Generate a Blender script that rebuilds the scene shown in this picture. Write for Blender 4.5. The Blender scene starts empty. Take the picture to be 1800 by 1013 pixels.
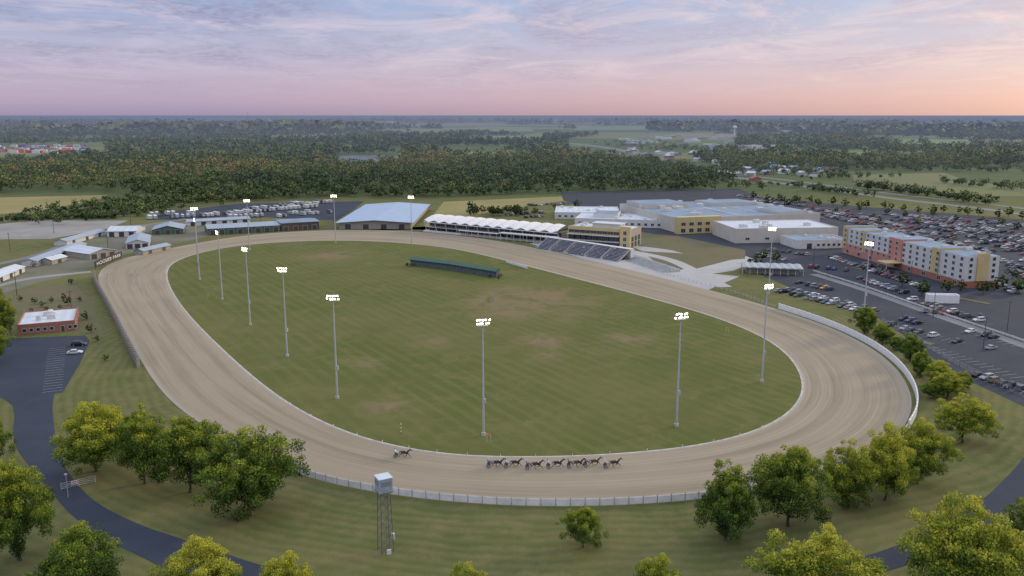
import bpy, bmesh, math, random
import numpy as np
from mathutils import Vector, Matrix
random.seed(7); rng=np.random.default_rng(7)
H=78.0; F=1500.0; TH=math.atan(303.5/1500.0)
CT,ST=math.cos(TH),math.sin(TH)
# surveyed ground positions (photogrammetric bearing -> metres on the ground plane)
def G(u,v,z=0.0):
    x=(u-900)/F; yu=-(v-506.5)/F
    Y=CT+yu*ST; Z=-ST+yu*CT
    t=(H-z)/-Z
    return Vector((x*t,Y*t,z))
def hgt(b,t): return H*(1-(t-203)/(b-203))
scene=bpy.context.scene; COL=scene.collection
# ---------------------------------------------------------------- materials
def newmat(name):
    m=bpy.data.materials.new(name); m.use_nodes=True
    nt=m.node_tree; b=nt.nodes["Principled BSDF"]
    return m,nt,b
def nd(nt,t,**k):
    n=nt.nodes.new(t)
    for a,v in k.items(): setattr(n,a,v)
    return n
def mix(nt,fac,a,b):
    n=nt.nodes.new('ShaderNodeMix'); n.data_type='RGBA'
    for s,v in ((0,fac),(6,a),(7,b)):
        if isinstance(v,(int,float)): n.inputs[s].default_value=v
        elif isinstance(v,(tuple,list)): n.inputs[s].default_value=(*v[:3],1)
        else: nt.links.new(v,n.inputs[s])
    return n.outputs[2]
def ramp(nt,src,stops,interp='LINEAR'):
    n=nt.nodes.new('ShaderNodeValToRGB'); r=n.color_ramp; r.interpolation=interp
    while len(r.elements)<len(stops): r.elements.new(0.5)
    for e,(p,c) in zip(r.elements,stops):
        e.position=p; e.color=(*c,1) if not isinstance(c,(int,float)) else (c,c,c,1)
    nt.links.new(src,n.inputs[0]); return n.outputs[0]
def noise(nt,vec,scale,detail=4,rough=.55,dist=0.0):
    n=nt.nodes.new('ShaderNodeTexNoise'); n.inputs['Scale'].default_value=scale
    n.inputs['Detail'].default_value=detail; n.inputs['Roughness'].default_value=rough
    n.inputs['Distortion'].default_value=dist
    if vec is not None: nt.links.new(vec,n.inputs['Vector'])
    return n.outputs[0]
def mapping(nt,vec,scale=(1,1,1),rot=(0,0,0),loc=(0,0,0)):
    n=nt.nodes.new('ShaderNodeMapping'); n.inputs['Scale'].default_value=scale
    n.inputs['Rotation'].default_value=rot; n.inputs['Location'].default_value=loc
    nt.links.new(vec,n.inputs['Vector']); return n.outputs[0]
def pos(nt): return nt.nodes.new('ShaderNodeNewGeometry').outputs['Position']
def math_(nt,op,a,b=0.0,clamp=False):
    n=nt.nodes.new('ShaderNodeMath'); n.operation=op; n.use_clamp=clamp
    for i,v in enumerate((a,b)):
        if isinstance(v,(int,float)): n.inputs[i].default_value=v
        else: nt.links.new(v,n.inputs[i])
    return n.outputs[0]
def bump(nt,b,src,strength=.3,dist=.1):
    n=nt.nodes.new('ShaderNodeBump'); n.inputs['Strength'].default_value=strength; n.inputs['Distance'].default_value=dist
    nt.links.new(src,n.inputs['Height']); nt.links.new(n.outputs[0],b.inputs['Normal'])
def simple(name,c,rough=.7,var=.18,scale=.6,metal=0.0,emit=None,es=1.0):
    m,nt,b=newmat(name)
    tc=nt.nodes.new('ShaderNodeTexCoord').outputs['Object']
    f=noise(nt,tc,scale,5,.6)
    f=ramp(nt,f,[(.3,0.0),(.7,1.0)])
    lo=tuple(x*(1-var) for x in c); hi=tuple(min(1,x*(1+var)) for x in c)
    nt.links.new(mix(nt,f,lo,hi),b.inputs['Base Color'])
    b.inputs['Roughness'].default_value=rough; b.inputs['Metallic'].default_value=metal
    if emit: b.inputs['Emission Color'].default_value=(*emit,1); b.inputs['Emission Strength'].default_value=es
    return m
def ribbed(name,c,per=1.0,axis='X',rough=.45,metal=.0,var=.12):
    m,nt,b=newmat(name); tc=nt.nodes.new('ShaderNodeTexCoord').outputs['Object']
    w=nt.nodes.new('ShaderNodeTexWave'); w.bands_direction=axis; w.inputs['Scale'].default_value=.31/per; nt.links.new(tc,w.inputs['Vector'])
    f=noise(nt,tc,.15,5,.6)
    c1=mix(nt,f,tuple(x*(1-2*var) for x in c),tuple(min(1,x*(1+2*var)) for x in c))
    nt.links.new(mix(nt,math_(nt,'MULTIPLY',w.outputs['Fac'],.25),c1,tuple(x*.6 for x in c)),b.inputs['Base Color'])
    b.inputs['Roughness'].default_value=rough; b.inputs['Metallic'].default_value=metal
    return m
white=simple('white_paint',(.72,.72,.72),.5,.08)
offwhite=simple('off_white_panel',(.58,.58,.57),.6,.12,.3)
conc=simple('concrete',(.42,.41,.39),.85,.15,.2)
roofwhite=ribbed('white_membrane_roof',(.5,.56,.62),4,'X',.7)
roofmetal=ribbed('metal_roof',(.3,.4,.54),1.5,'X',.5)
roofmetal2=ribbed('grey_metal_roof',(.27,.33,.39),1.2,'X',.5)
roofgreen=ribbed('green_metal_roof',(.03,.1,.07),1.0,'X',.6)
roofdark=simple('flat_roof_grey',(.17,.24,.32),.85,.2,.06)
yellow=simple('ochre_stucco',(.5,.41,.2),.8,.1,.2)
beige=simple('cream_stucco',(.5,.48,.42),.8,.08,.2)
salmon=simple('salmon_stucco',(.5,.22,.18),.8,.08,.2)
greyw=simple('pale_grey_stucco',(.53,.53,.52),.8,.06,.2)
tan=simple('tan_siding',(.3,.28,.24),.7,.12)
greenw=simple('green_siding',(.06,.12,.09),.6,.15)
brownw=simple('dark_brown_siding',(.1,.065,.045),.7,.2)
wood=simple('weathered_wood',(.07,.045,.035),.85,.4,.8)
glass=simple('dark_glass',(.03,.045,.06),.12,.2,.3)
steel=simple('galvanised_steel',(.42,.46,.5),.5,.1,.4,.2)
dullsteel=simple('dull_steel_lattice',(.11,.12,.12),.6,.2,.8)
darks=simple('dark_steel',(.05,.05,.055),.5,.2)
rubber=simple('tyre_rubber',(.02,.02,.02),.85,.2)
seatblue=simple('navy_seats',(.025,.04,.1),.6,.4,2)
skin=simple('skin',(.45,.28,.2),.6,.05)
red=simple('red_paint',(.5,.04,.03),.5,.1)
orange=simple('orange_paint',(.7,.25,.03),.5,.1)
black=simple('black_panel',(.02,.02,.02),.5,.2)
lampm=simple('lit_lamp_lens',(1,1,1),.3,0,emit=(1,.84,.6),es=8)
def brickmat():
    m,nt,b=newmat('red_brick'); tc=nt.nodes.new('ShaderNodeTexCoord').outputs['Object']
    br=nt.nodes.new('ShaderNodeTexBrick'); br.inputs['Scale'].default_value=2.0
    br.inputs['Color1'].default_value=(.36,.12,.07,1); br.inputs['Color2'].default_value=(.27,.09,.055,1); br.inputs['Mortar'].default_value=(.3,.25,.22,1)
    v=mapping(nt,tc,(1,1,1),(math.radians(90),0,0)); nt.links.new(v,br.inputs['Vector'])
    nt.links.new(br.outputs[0],b.inputs['Base Color']); b.inputs['Roughness'].default_value=.85; return m
brick=brickmat()
def paintmat():
    m,nt,b=newmat('vehicle_paint'); oi=nt.nodes.new('ShaderNodeObjectInfo')
    nt.links.new(oi.outputs['Color'],b.inputs['Base Color']); b.inputs['Roughness'].default_value=.3
    return m
paint=paintmat()
def coatmat(name,rough=.55):
    m,nt,b=newmat(name); oi=nt.nodes.new('ShaderNodeObjectInfo'); tc=nt.nodes.new('ShaderNodeTexCoord').outputs['Object']
    f=noise(nt,tc,2,4)
    mm=nt.nodes.new('ShaderNodeMix'); mm.data_type='RGBA'; mm.blend_type='MULTIPLY'; mm.inputs[0].default_value=.5
    nt.links.new(oi.outputs['Color'],mm.inputs[6]); nt.links.new(f,mm.inputs[7])
    nt.links.new(mm.outputs[2],b.inputs['Base Color']); b.inputs['Roughness'].default_value=rough; return m
coat=coatmat('coloured_coat')
def foliage(name,stops,rand=.25,trans=.25):
    m,nt,b=newmat(name)
    at=nd(nt,'ShaderNodeAttribute',attribute_name='tint_shade')
    oi=nt.nodes.new('ShaderNodeObjectInfo')
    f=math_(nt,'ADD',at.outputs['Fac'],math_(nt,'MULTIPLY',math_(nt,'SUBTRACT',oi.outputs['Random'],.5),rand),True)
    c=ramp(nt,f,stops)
    nt.links.new(c,b.inputs['Base Color']); b.inputs['Roughness'].default_value=.65
    b.inputs['Specular IOR Level'].default_value=.15
    if trans:
        tr=nt.nodes.new('ShaderNodeBsdfTranslucent'); nt.links.new(c,tr.inputs['Color'])
        ms=nt.nodes.new('ShaderNodeMixShader'); ms.inputs[0].default_value=trans
        nt.links.new(b.outputs[0],ms.inputs[1]); nt.links.new(tr.outputs[0],ms.inputs[2])
        nt.links.new(ms.outputs[0],nt.nodes['Material Output'].inputs['Surface'])
    return m
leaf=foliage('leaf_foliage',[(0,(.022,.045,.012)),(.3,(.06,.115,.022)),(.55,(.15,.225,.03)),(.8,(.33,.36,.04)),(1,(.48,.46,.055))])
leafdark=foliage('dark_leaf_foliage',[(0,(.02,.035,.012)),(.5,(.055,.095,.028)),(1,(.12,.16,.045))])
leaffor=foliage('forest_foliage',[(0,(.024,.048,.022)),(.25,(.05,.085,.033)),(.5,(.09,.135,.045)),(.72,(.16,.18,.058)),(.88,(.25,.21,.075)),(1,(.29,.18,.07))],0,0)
bark=simple('bark',(.07,.055,.04),.9,.3,2)
# ground
def groundmat():
    m,nt,b=newmat('open_ground'); p=pos(nt)
    n1=noise(nt,p,.02,6,.65); n2=noise(nt,p,.16,7,.78); n3=noise(nt,p,3.0,3,.7)
    g=mix(nt,ramp(nt,n1,[(.35,0.0),(.65,1.0)]),(.082,.105,.034),(.15,.15,.055))
    g=mix(nt,ramp(nt,n2,[(.46,0.0),(.68,.85)]),g,(.185,.15,.08))
    g=mix(nt,math_(nt,'MULTIPLY',n3,.5),g,(.05,.06,.02))
    sub=nd(nt,'ShaderNodeVectorMath',operation='DISTANCE'); nt.links.new(p,sub.inputs[0]); sub.inputs[1].default_value=(15,300,0)
    ds=math_(nt,'ADD',math_(nt,'MULTIPLY',sub.outputs['Value'],2.1),math_(nt,'MULTIPLY',n1,25))
    w=math_(nt,'SINE',ds); w=math_(nt,'MULTIPLY',math_(nt,'ADD',w,1.0),math_(nt,'MULTIPLY',n2,.22))
    g=mix(nt,w,g,(.2,.2,.08))
    vo=nt.nodes.new('ShaderNodeTexVoronoi'); vo.distance='CHEBYCHEV'; vo.inputs['Scale'].default_value=.0021
    nt.links.new(mapping(nt,p,(1,.8,1),(0,0,.2)),vo.inputs['Vector'])
    sx=nt.nodes.new('ShaderNodeSeparateColor'); nt.links.new(vo.outputs['Color'],sx.inputs[0])
    fc=ramp(nt,sx.outputs[0],[(0,(.06,.1,.035)),(.3,(.13,.17,.055)),(.55,(.22,.23,.09)),(.75,(.33,.28,.16)),(1,(.07,.1,.035))],'CONSTANT')
    fc=mix(nt,n2,fc,(.08,.12,.045))
    s=nt.nodes.new('ShaderNodeSeparateXYZ'); nt.links.new(p,s.inputs[0])
    f=math_(nt,'MULTIPLY',math_(nt,'SUBTRACT',s.outputs[1],1300.0),1/500.0,True)
    g=mix(nt,math_(nt,'MULTIPLY',math_(nt,'SUBTRACT',s.outputs[1],750.0),1/150.0,True),g,mix(nt,n1,(.045,.075,.03),(.11,.13,.05)))
    nt.links.new(mix(nt,f,g,fc),b.inputs['Base Color']); b.inputs['Roughness'].default_value=.95
    b.inputs['Specular IOR Level'].default_value=.1
    bump(nt,b,n3,.5,.15); return m
def infieldmat():
    m,nt,b=newmat('mown_infield_grass'); p=pos(nt)
    d=G(1240,552)-G(890,459); a=math.atan2(d.y,d.x)
    q=mapping(nt,p,(1,1,1),(0,0,-a))
    n1=noise(nt,p,.012,5,.6); n2=noise(nt,p,.075,7,.75,.8); n3=noise(nt,p,2.5,4,.7); n4=noise(nt,p,.03,4,.6)
    s=nt.nodes.new('ShaderNodeSeparateXYZ'); nt.links.new(q,s.inputs[0])
    yy=math_(nt,'ADD',s.outputs[1],math_(nt,'MULTIPLY',n1,6))
    w=math_(nt,'SINE',math_(nt,'MULTIPLY',yy,1.35)); w=ramp(nt,w,[(.0,0.0),(.7,1.0)])
    w=math_(nt,'MULTIPLY',w,ramp(nt,n4,[(.35,.25),(.6,1.0)]))
    w2=ramp(nt,noise(nt,mapping(nt,q,(.01,.9,1)),1.0,3),[(.35,0.0),(.65,1.0)])
    g=mix(nt,w,(.1,.12,.03),(.128,.148,.04))
    g=mix(nt,math_(nt,'MULTIPLY',w2,.3),g,(.078,.096,.026))
    g=mix(nt,ramp(nt,n2,[(.48,0.0),(.68,.75)]),g,(.185,.16,.068))
    g=mix(nt,ramp(nt,n1,[(.42,0.0),(.68,.7)]),g,(.165,.155,.06))
    for (u,v,r,k) in ((925,525,36,.9),(880,548,20,.7),(1100,595,12,.7),(955,600,15,.6),(585,450,28,.6),(690,715,11,.55),(965,625,9,.5),(760,600,12,.35),(1010,555,16,.45),(640,640,8,.35)):
        c=G(u,v); dd=nd(nt,'ShaderNodeVectorMath',operation='DISTANCE'); nt.links.new(p,dd.inputs[0]); dd.inputs[1].default_value=c
        f=math_(nt,'SUBTRACT',1.0,math_(nt,'DIVIDE',dd.outputs['Value'],float(r)),True)
        f=math_(nt,'MULTIPLY',math_(nt,'MULTIPLY',f,ramp(nt,n2,[(.36,.0),(.6,1.0)])),k*2.2,True)
        g=mix(nt,f,g,(.215,.165,.095))
    g=mix(nt,math_(nt,'MULTIPLY',n3,.4),g,(.055,.062,.02))
    nt.links.new(g,b.inputs['Base Color']); b.inputs['Roughness'].default_value=.95; b.inputs['Specular IOR Level'].default_value=.1
    bump(nt,b,n3,.5,.12); return m
def trackmat():
    m,nt,b=newmat('limestone_track'); uv=nd(nt,'ShaderNodeUVMap',uv_map='UVMap').outputs[0]; p=pos(nt)
    a1=noise(nt,mapping(nt,uv,(.004,75,1)),1.0,4,.65); a2=noise(nt,mapping(nt,uv,(.012,8,1)),1.0,4,.6)
    n=noise(nt,p,.05,5,.6); n3=noise(nt,p,1.5,4,.7)
    g=mix(nt,n,(.25,.213,.15),(.32,.275,.2))
    g=mix(nt,ramp(nt,a1,[(.48,0.0),(.66,.65)]),g,(.41,.36,.28))
    g=mix(nt,ramp(nt,a2,[(.47,0.0),(.68,.6)]),g,(.18,.153,.112))
    s=nt.nodes.new('ShaderNodeSeparateXYZ'); nt.links.new(uv,s.inputs[0])
    g=mix(nt,ramp(nt,s.outputs[1],[(0,1.0),(.04,.15),(.1,0.0),(.9,0.0),(1,.6)]),g,(.38,.355,.31))
    g=mix(nt,math_(nt,'MULTIPLY',n3,.25),g,(.18,.15,.11))
    nt.links.new(g,b.inputs['Base Color']); b.inputs['Roughness'].default_value=.95; b.inputs['Specular IOR Level'].default_value=.1
    bump(nt,b,a1,.3,.1); return m
def asphalt(name='asphalt',c=(.05,.055,.065)):
    m,nt,b=newmat(name); p=pos(nt)
    n=noise(nt,p,.06,6,.65); n3=noise(nt,p,1.2,5,.75)
    g=mix(nt,n,tuple(x*.6 for x in c),tuple(x*1.45 for x in c)); g=mix(nt,ramp(nt,n3,[(.55,0.0),(.8,.5)]),g,tuple(x*2 for x in c))
    nt.links.new(g,b.inputs['Base Color']); b.inputs['Roughness'].default_value=.95; b.inputs['Specular IOR Level'].default_value=.15; return m
def patchy(name,c1,c2,c3,s=.05):
    m,nt,b=newmat(name); p=pos(nt)
    n=noise(nt,p,s,6,.65); n3=noise(nt,p,s*15,5,.75)
    g=mix(nt,ramp(nt,n,[(.35,0.0),(.65,1.0)]),c1,c2); g=mix(nt,ramp(nt,n3,[(.5,0.0),(.8,.7)]),g,c3)
    nt.links.new(g,b.inputs['Base Color']); b.inputs['Roughness'].default_value=.9; b.inputs['Specular IOR Level'].default_value=.15; return m
def watermat():
    m,nt,b=newmat('pond_water'); b.inputs['Base Color'].default_value=(.045,.06,.075,1); b.inputs['Roughness'].default_value=.3
    b.inputs['Specular IOR Level'].default_value=.2
    bump(nt,b,noise(nt,pos(nt),.3,3),.1,.1); return m
ASP=asphalt(c=(.043,.05,.064)); ASPN=asphalt('blue_black_asphalt',(.038,.048,.068)); ROADC=asphalt('worn_road',(.17,.175,.185))
GRAV=patchy('gravel',(.22,.22,.21),(.3,.29,.27),(.16,.16,.14),.03)
DRY=patchy('dry_grass',(.28,.23,.1),(.21,.2,.08),(.14,.15,.06),.02)
BRN=patchy('brown_turf',(.15,.12,.075),(.11,.12,.055),(.08,.09,.04),.05)
FLDG=patchy('green_field',(.14,.21,.07),(.19,.24,.09),(.12,.17,.06),.01)
SCRUB=patchy('scrub',(.06,.08,.03),(.11,.11,.045),(.05,.06,.025),.03)
APR=patchy('apron_concrete',(.33,.33,.33),(.4,.4,.39),(.27,.27,.27),.04)
WAT=watermat(); LINE=simple('line_paint',(.42,.42,.42),.7,.1)
# ---------------------------------------------------------------- mesh helpers
class MB:
    def __init__(s): s.v=[]; s.f=[]; s.m=[]
    def add(s,vs,fs,m=0):
        o=len(s.v); s.v+=[tuple(v) for v in vs]; s.f+=[tuple(i+o for i in f) for f in fs]; s.m+=[m]*len(fs)
    def box(s,x0,y0,z0,x1,y1,z1,m=0):
        s.add([(x0,y0,z0),(x1,y0,z0),(x1,y1,z0),(x0,y1,z0),(x0,y0,z1),(x1,y0,z1),(x1,y1,z1),(x0,y1,z1)],
              [(3,2,1,0),(4,5,6,7),(0,1,5,4),(1,2,6,5),(2,3,7,6),(3,0,4,7)],m)
    def cyl(s,p0,p1,r0,r1=None,n=8,m=0,caps=True):
        r1=r0 if r1 is None else r1
        p0=Vector(p0); p1=Vector(p1); d=(p1-p0).normalized()
        a=Vector((0,0,1)) if abs(d.z)<.9 else Vector((1,0,0)); x=d.cross(a).normalized(); y=d.cross(x)
        vs=[]
        for p,r in ((p0,r0),(p1,r1)):
            for i in range(n):
                t=2*math.pi*i/n; vs.append(p+x*(r*math.cos(t))+y*(r*math.sin(t)))
        fs=[(i,(i+1)%n,n+(i+1)%n,n+i) for i in range(n)]
        if caps: fs+=[tuple(range(n-1,-1,-1)),tuple(range(n,2*n))]
        s.add(vs,fs,m)
    def prism(s,prof,y0,y1,m=0):
        n=len(prof); vs=[(x,y0,z) for x,z in prof]+[(x,y1,z) for x,z in prof]
        fs=[tuple(range(n)),tuple(range(2*n-1,n-1,-1))]+[(i,i+n,(i+1)%n+n,(i+1)%n) for i in range(n)]
        s.add(vs,fs,m)
    def mesh(s,name,mats,smooth=False):
        me=bpy.data.meshes.new(name); me.from_pydata(s.v,[],s.f)
        for m in mats: me.materials.append(m)
        me.polygons.foreach_set('material_index',s.m)
        bm=bmesh.new(); bm.from_mesh(me); bmesh.ops.recalc_face_normals(bm,faces=bm.faces); bm.to_mesh(me); bm.free()
        if smooth: me.polygons.foreach_set('use_smooth',[True]*len(me.polygons))
        me.update(); return me
def ob(name,data,parent=None,loc=(0,0,0),rz=0.0,sc=1.0,**props):
    o=bpy.data.objects.new(name,data); COL.objects.link(o)
    if parent is not None: o.parent=parent
    o.location=loc; o.rotation_euler=(0,0,rz)
    o.scale=(sc,sc,sc) if isinstance(sc,(int,float)) else sc
    for k,v in props.items(): o[k]=v
    return o
def thing(name,label,cat,loc=(0,0,0),rz=0.0,sc=1.0,group=None,data=None):
    o=ob(name,data,None,loc,rz,sc,label=label,category=cat)
    if data is None: o.empty_display_size=1
    if group: o['group']=group
    return o
def kid(parent,name,data,loc=(0,0,0),rz=0.0,sc=1.0,**p):
    return ob(name,data,parent,loc,rz,sc,**p)
def cr(pts,n,closed=True):
    P=[Vector(p) for p in pts]; N=len(P); out=[]
    segs=N if closed else N-1
    for i in range(segs):
        g=(lambda k:P[k%N]) if closed else (lambda k:P[max(0,min(N-1,k))])
        a,b,c,d=g(i-1),g(i),g(i+1),g(i+2)
        for j in range(n):
            t=j/n
            out.append(.5*((2*b)+(c-a)*t+(2*a-5*b+4*c-d)*t*t+(3*b-a-3*c+d)*t**3))
    if not closed: out.append(P[-1])
    return out
def sheet(name,pts,z,mat):
    me=bpy.data.meshes.new(name); bm=bmesh.new()
    vs=[bm.verts.new((p[0],p[1],z)) for p in pts]; f=bm.faces.new(vs)
    bmesh.ops.triangulate(bm,faces=[f]); bmesh.ops.recalc_face_normals(bm,faces=bm.faces)
    for f in bm.faces:
        if f.normal.z<0: f.normal_flip()
    bm.to_mesh(me); bm.free(); me.materials.append(mat)
    return ob(name,me,kind='structure')
def area(name,px,z,mat,smooth=0):
    pts=[G(u,v) for u,v in px]
    if smooth: pts=cr(pts,smooth,True)
    return sheet(name,pts,z,mat)
def ribbon_pts(pts,w,n=8):
    c=cr(pts,n,False); L=[];R=[]
    for i,p in enumerate(c):
        d=(c[min(i+1,len(c)-1)]-c[max(i-1,0)]); d.z=0; d.normalize(); nrm=Vector((-d.y,d.x,0))
        L.append(p+nrm*w/2); R.append(p-nrm*w/2)
    return L,R,c
def road(name,px,w,z,mat,line=None):
    L,R,c=ribbon_pts([G(u,v) for u,v in px],w)
    mb=MB(); n=len(L)
    mb.add([(p.x,p.y,z) for p in L]+[(p.x,p.y,z) for p in R],[(i,i+n,i+1+n,i+1) for i in range(n-1)])
    o=ob(name,mb.mesh(name,[mat]),kind='structure')
    if line:
        for off in line:
            mb=MB()
            for i in range(0,n-1):
                d=(c[i+1]-c[i]).normalized(); nr=Vector((-d.y,d.x,0))
                a=c[i]+nr*off; b2=c[i+1]+nr*off
                mb.add([a+nr*.12+Vector((0,0,z+.02)),a-nr*.12+Vector((0,0,z+.02)),b2-nr*.12+Vector((0,0,z+.02)),b2+nr*.12+Vector((0,0,z+.02))],[(0,1,2,3)])
            ob('road_marking',mb.mesh('road_marking',[LINE]),kind='structure')
    return o
# ---------------------------------------------------------------- ground & surfaces
mb=MB(); S=140000
xs=[-S,-26000,-6000,-2000,-800,-400,0,400,800,2000,6000,26000,S]; ys=[-300,0,200,400,700,1200,2500,6000,26000,S]
vs=[(x,y,0) for y in ys for x in xs]; nx=len(xs)
mb.add(vs,[(j*nx+i,j*nx+i+1,(j+1)*nx+i+1,(j+1)*nx+i) for j in range(len(ys)-1) for i in range(nx-1)])
ob('ground',mb.mesh('ground',[groundmat()]),kind='structure')
PAIR=[((292,480),(172,482)),((303,462),(192,463)),((345,446),(245,447)),((410,433),(330,431)),((490,426),(420,415)),((570,423),(520,407)),
((650,424),(620,404)),((730,429),(720,407)),((810,439),(815,415)),((890,459),(910,430)),((1000,487),(1040,458)),((1120,518),(1170,490)),
((1240,552),(1310,527)),((1320,582),(1425,562)),((1372,612),(1510,598)),((1402,645),(1570,640)),((1413,680),(1600,685)),((1402,710),(1603,730)),
((1368,740),(1560,785)),((1300,768),(1450,833)),((1200,788),(1300,866)),((1070,800),(1130,883)),((940,804),(960,887)),((820,802),(810,880)),
((720,790),(660,862)),((630,768),(530,833)),((550,735),(420,783)),((480,692),(330,732)),((420,642),(268,672)),((365,590),(222,585)),((322,543),(190,530)),((298,505),(174,500))]
inner=cr([G(*a) for a,b in PAIR],8); outer=cr([G(*b) for a,b in PAIR],8)
def smoothc(P,k):
    for _ in range(k): P=[(P[i-1]+P[i]*2+P[(i+1)%len(P)])*.25 for i in range(len(P))]
    return P
inner=smoothc(inner,25); outer=smoothc(outer,25)
n=len(inner); me=bpy.data.meshes.new('dirt_track'); vs=[];uvs=[];fs=[]
cum=[0]
for i in range(n): cum.append(cum[-1]+(inner[(i+1)%n]-inner[i]).length)
K=6
for i in range(n+1):
    for k in range(K+1):
        p=inner[i%n].lerp(outer[i%n],k/K); vs.append((p.x,p.y,.06)); uvs.append((cum[i],k/K))
for i in range(n):
    for k in range(K):
        a=i*(K+1)+k; fs.append((a,a+1,a+K+2,a+K+1))
me.from_pydata(vs,[],fs); ul=me.uv_layers.new(name='UVMap')
for lp in me.loops: ul.data[lp.index].uv=uvs[lp.vertex_index]
me.materials.append(trackmat())
if me.polygons[0].normal.z<0: me.flip_normals()
ob('dirt_track',me,kind='structure')
sheet('infield_grass',[p+(Vector((0,0,0))) for p in inner],.04,infieldmat())
mb=MB()
for i in range(n):
    p,q=inner[i],inner[(i+1)%n]; a=(outer[i]-inner[i]).normalized(); b2=(outer[(i+1)%n]-inner[(i+1)%n]).normalized()
    z=Vector((0,0,.09)); mb.add([p-a*.3+z,p+a*.3+z,q+b2*.3+z,q-b2*.3+z],[(0,1,2,3)])
ob('track_edge_path',mb.mesh('track_edge_path',[simple('limestone_edge',(.4,.38,.34),.9,.3,.5)]),kind='structure')
# left side
area('asphalt_lot_ground',[(-60,598),(150,590),(158,600),(140,640),(110,690),(60,700),(-60,690)],.03,ASPN)
area('asphalt_road',[(-200,650),(20,640),(90,670),(92,720),(100,780),(120,830),(165,880),(240,920),(320,948),(430,985),(560,1030),(640,1100),(420,1100),(340,1030),(260,985),(180,945),(120,900),(70,840),(25,780),(5,700),(-200,700)],.05,ASPN,4)
road('perimeter_road',[(1120,1100),(1330,1040),(1560,985),(1680,930),(1760,880),(1830,800),(1850,740)],5.5,.05,ASPN)
area('gravel_lot_ground',[(-80,402),(60,388),(225,388),(190,402),(90,420),(-80,422)],.03,GRAV)
area('stable_yard_ground',[(-80,510),(40,470),(150,425),(200,398),(330,390),(420,402),(330,424),(245,440),(180,462),(150,478),(60,500),(-80,540)],.025,patchy('yard_dirt',(.17,.16,.13),(.11,.12,.065),(.24,.22,.19),.04))
road('yard_road',[(-60,520),(40,492),(160,478)],5,.04,GRAV)
road('farm_road',[(-60,398),(100,373),(230,352),(330,334),(430,322)],6,.035,ROADC)
road('gravel_road',[(-80,480),(60,450),(130,425),(200,405),(330,385)],6,.045,ROADC)
area('asphalt_trailer_lot_ground',[(255,386),(300,372),(420,358),(640,354),(620,370),(590,388),(470,382),(370,388)],.03,ASPN)
area('dry_field_ground',[(-200,352),(190,343),(170,352),(60,372),(-200,392)],.03,DRY)
area('scrub_ground',[(180,352),(420,335),(600,345),(560,352),(420,356),(300,370),(200,385),(60,388),(60,376)],.02,SCRUB)
area('dirt_yard_ground',[(640,405),(740,405),(760,380),(780,355),(1000,345),(1000,352),(860,372),(800,395),(780,404)],.02,DRY)
area('worn_turf_ground',[(20,512),(120,500),(150,520),(175,570),(165,590),(30,545),(0,560),(0,520)],.022,BRN,4)
# right side
area('asphalt_parking_ground',[(985,338),(1300,332),(1330,345),(1500,362),(1850,390),(2100,420),(2100,760),(1800,715),(1700,668),(1640,630),(1590,590),(1545,560),(1440,528),(1375,500),(1330,480),(1300,455),(1240,430),(1090,400),(1060,380),(990,352)],.03,ASP)
area('brown_slope_ground',[(1095,408),(1190,415),(1310,440),(1310,455),(1250,460),(1180,440),(1120,432)],.05,BRN)
area('brown_lawn_ground',[(1130,442),(1190,445),(1290,456),(1215,475),(1150,460)],.055,BRN)
area('apron_paving',[(930,428),(1000,420),(1080,425),(1110,440),(1150,452),(1190,476),(1300,486),(1240,512),(1200,500),(1050,462)],.04,APR)
area('path_paving',[(1105,432),(1135,434),(1200,442),(1300,446),(1330,458),(1290,476),(1210,488),(1180,478),(1270,460),(1200,448),(1130,442)],.045,APR)
road('promenade_pavement',[(1100,440),(1180,458),(1240,488),(1275,505)],7,.06,APR)
road('service_road',[(1430,482),(1520,510),(1640,552),(1800,608),(1900,645)],5,.045,ROADC)
road('highway_road',[(1290,312),(1400,326),(1560,348),(1700,364),(1850,384),(2100,420)],12,.06,ROADC,[0.0])
road('highway_road',[(1290,306),(1400,319),(1560,340),(1700,355),(1850,373),(2100,405)],9,.06,ROADC,[0.0])
road('main_street',[(1000,252),(1080,262),(1180,285),(1290,310)],28,.06,ROADC)
for (a_,b_) in (((1380,358),(1500,372)),((1560,378),(1700,392)),((1480,385),(1560,392)),((1570,590),(1640,606)),((1500,470),(1560,486)),((1660,520),(1740,535))):
    road('grass_verge',[a_,((a_[0]+b_[0])/2,(a_[1]+b_[1])/2),b_],3.2,.16,BRN)
area('pond_water',[(560,278),(620,274),(690,274),(700,279),(650,285),(580,284)],.1,WAT,4)
FIELDS=[[(780,266),(900,268),(895,283),(860,280),(790,273)],[(1390,268),(1500,266),(1620,275),(1640,284),(1480,282),(1400,276)],
 [(330,228),(480,227),(460,233),(320,233)],[(600,232),(760,230),(740,236),(600,238)],[(1500,308),(1660,304),(1700,318),(1900,345),(1700,345),(1500,325)],
 [(0,352),(190,343),(170,352),(60,372),(0,380)],[(780,225),(930,224),(940,231),(790,233)],[(100,221),(260,220),(240,227),(80,228)],[(1480,225),(1650,224),(1660,232),(1500,233)],[(820,240),(960,238),(950,247),(830,249)],
 [(480,240),(620,238),(600,244),(470,246)],[(1520,244),(1720,246),(1700,255),(1530,252)],[(150,240),(330,238),(300,245),(140,247)],[(1000,222),(1180,221),(1180,228),(1010,229)],[(640,218),(880,217),(900,221),(640,222)],
 [(0,228),(120,227),(100,233),(0,234)],[(1620,216),(1790,215),(1790,219),(1640,220)],[(200,213),(480,212),(470,215),(210,216)]]
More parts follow.
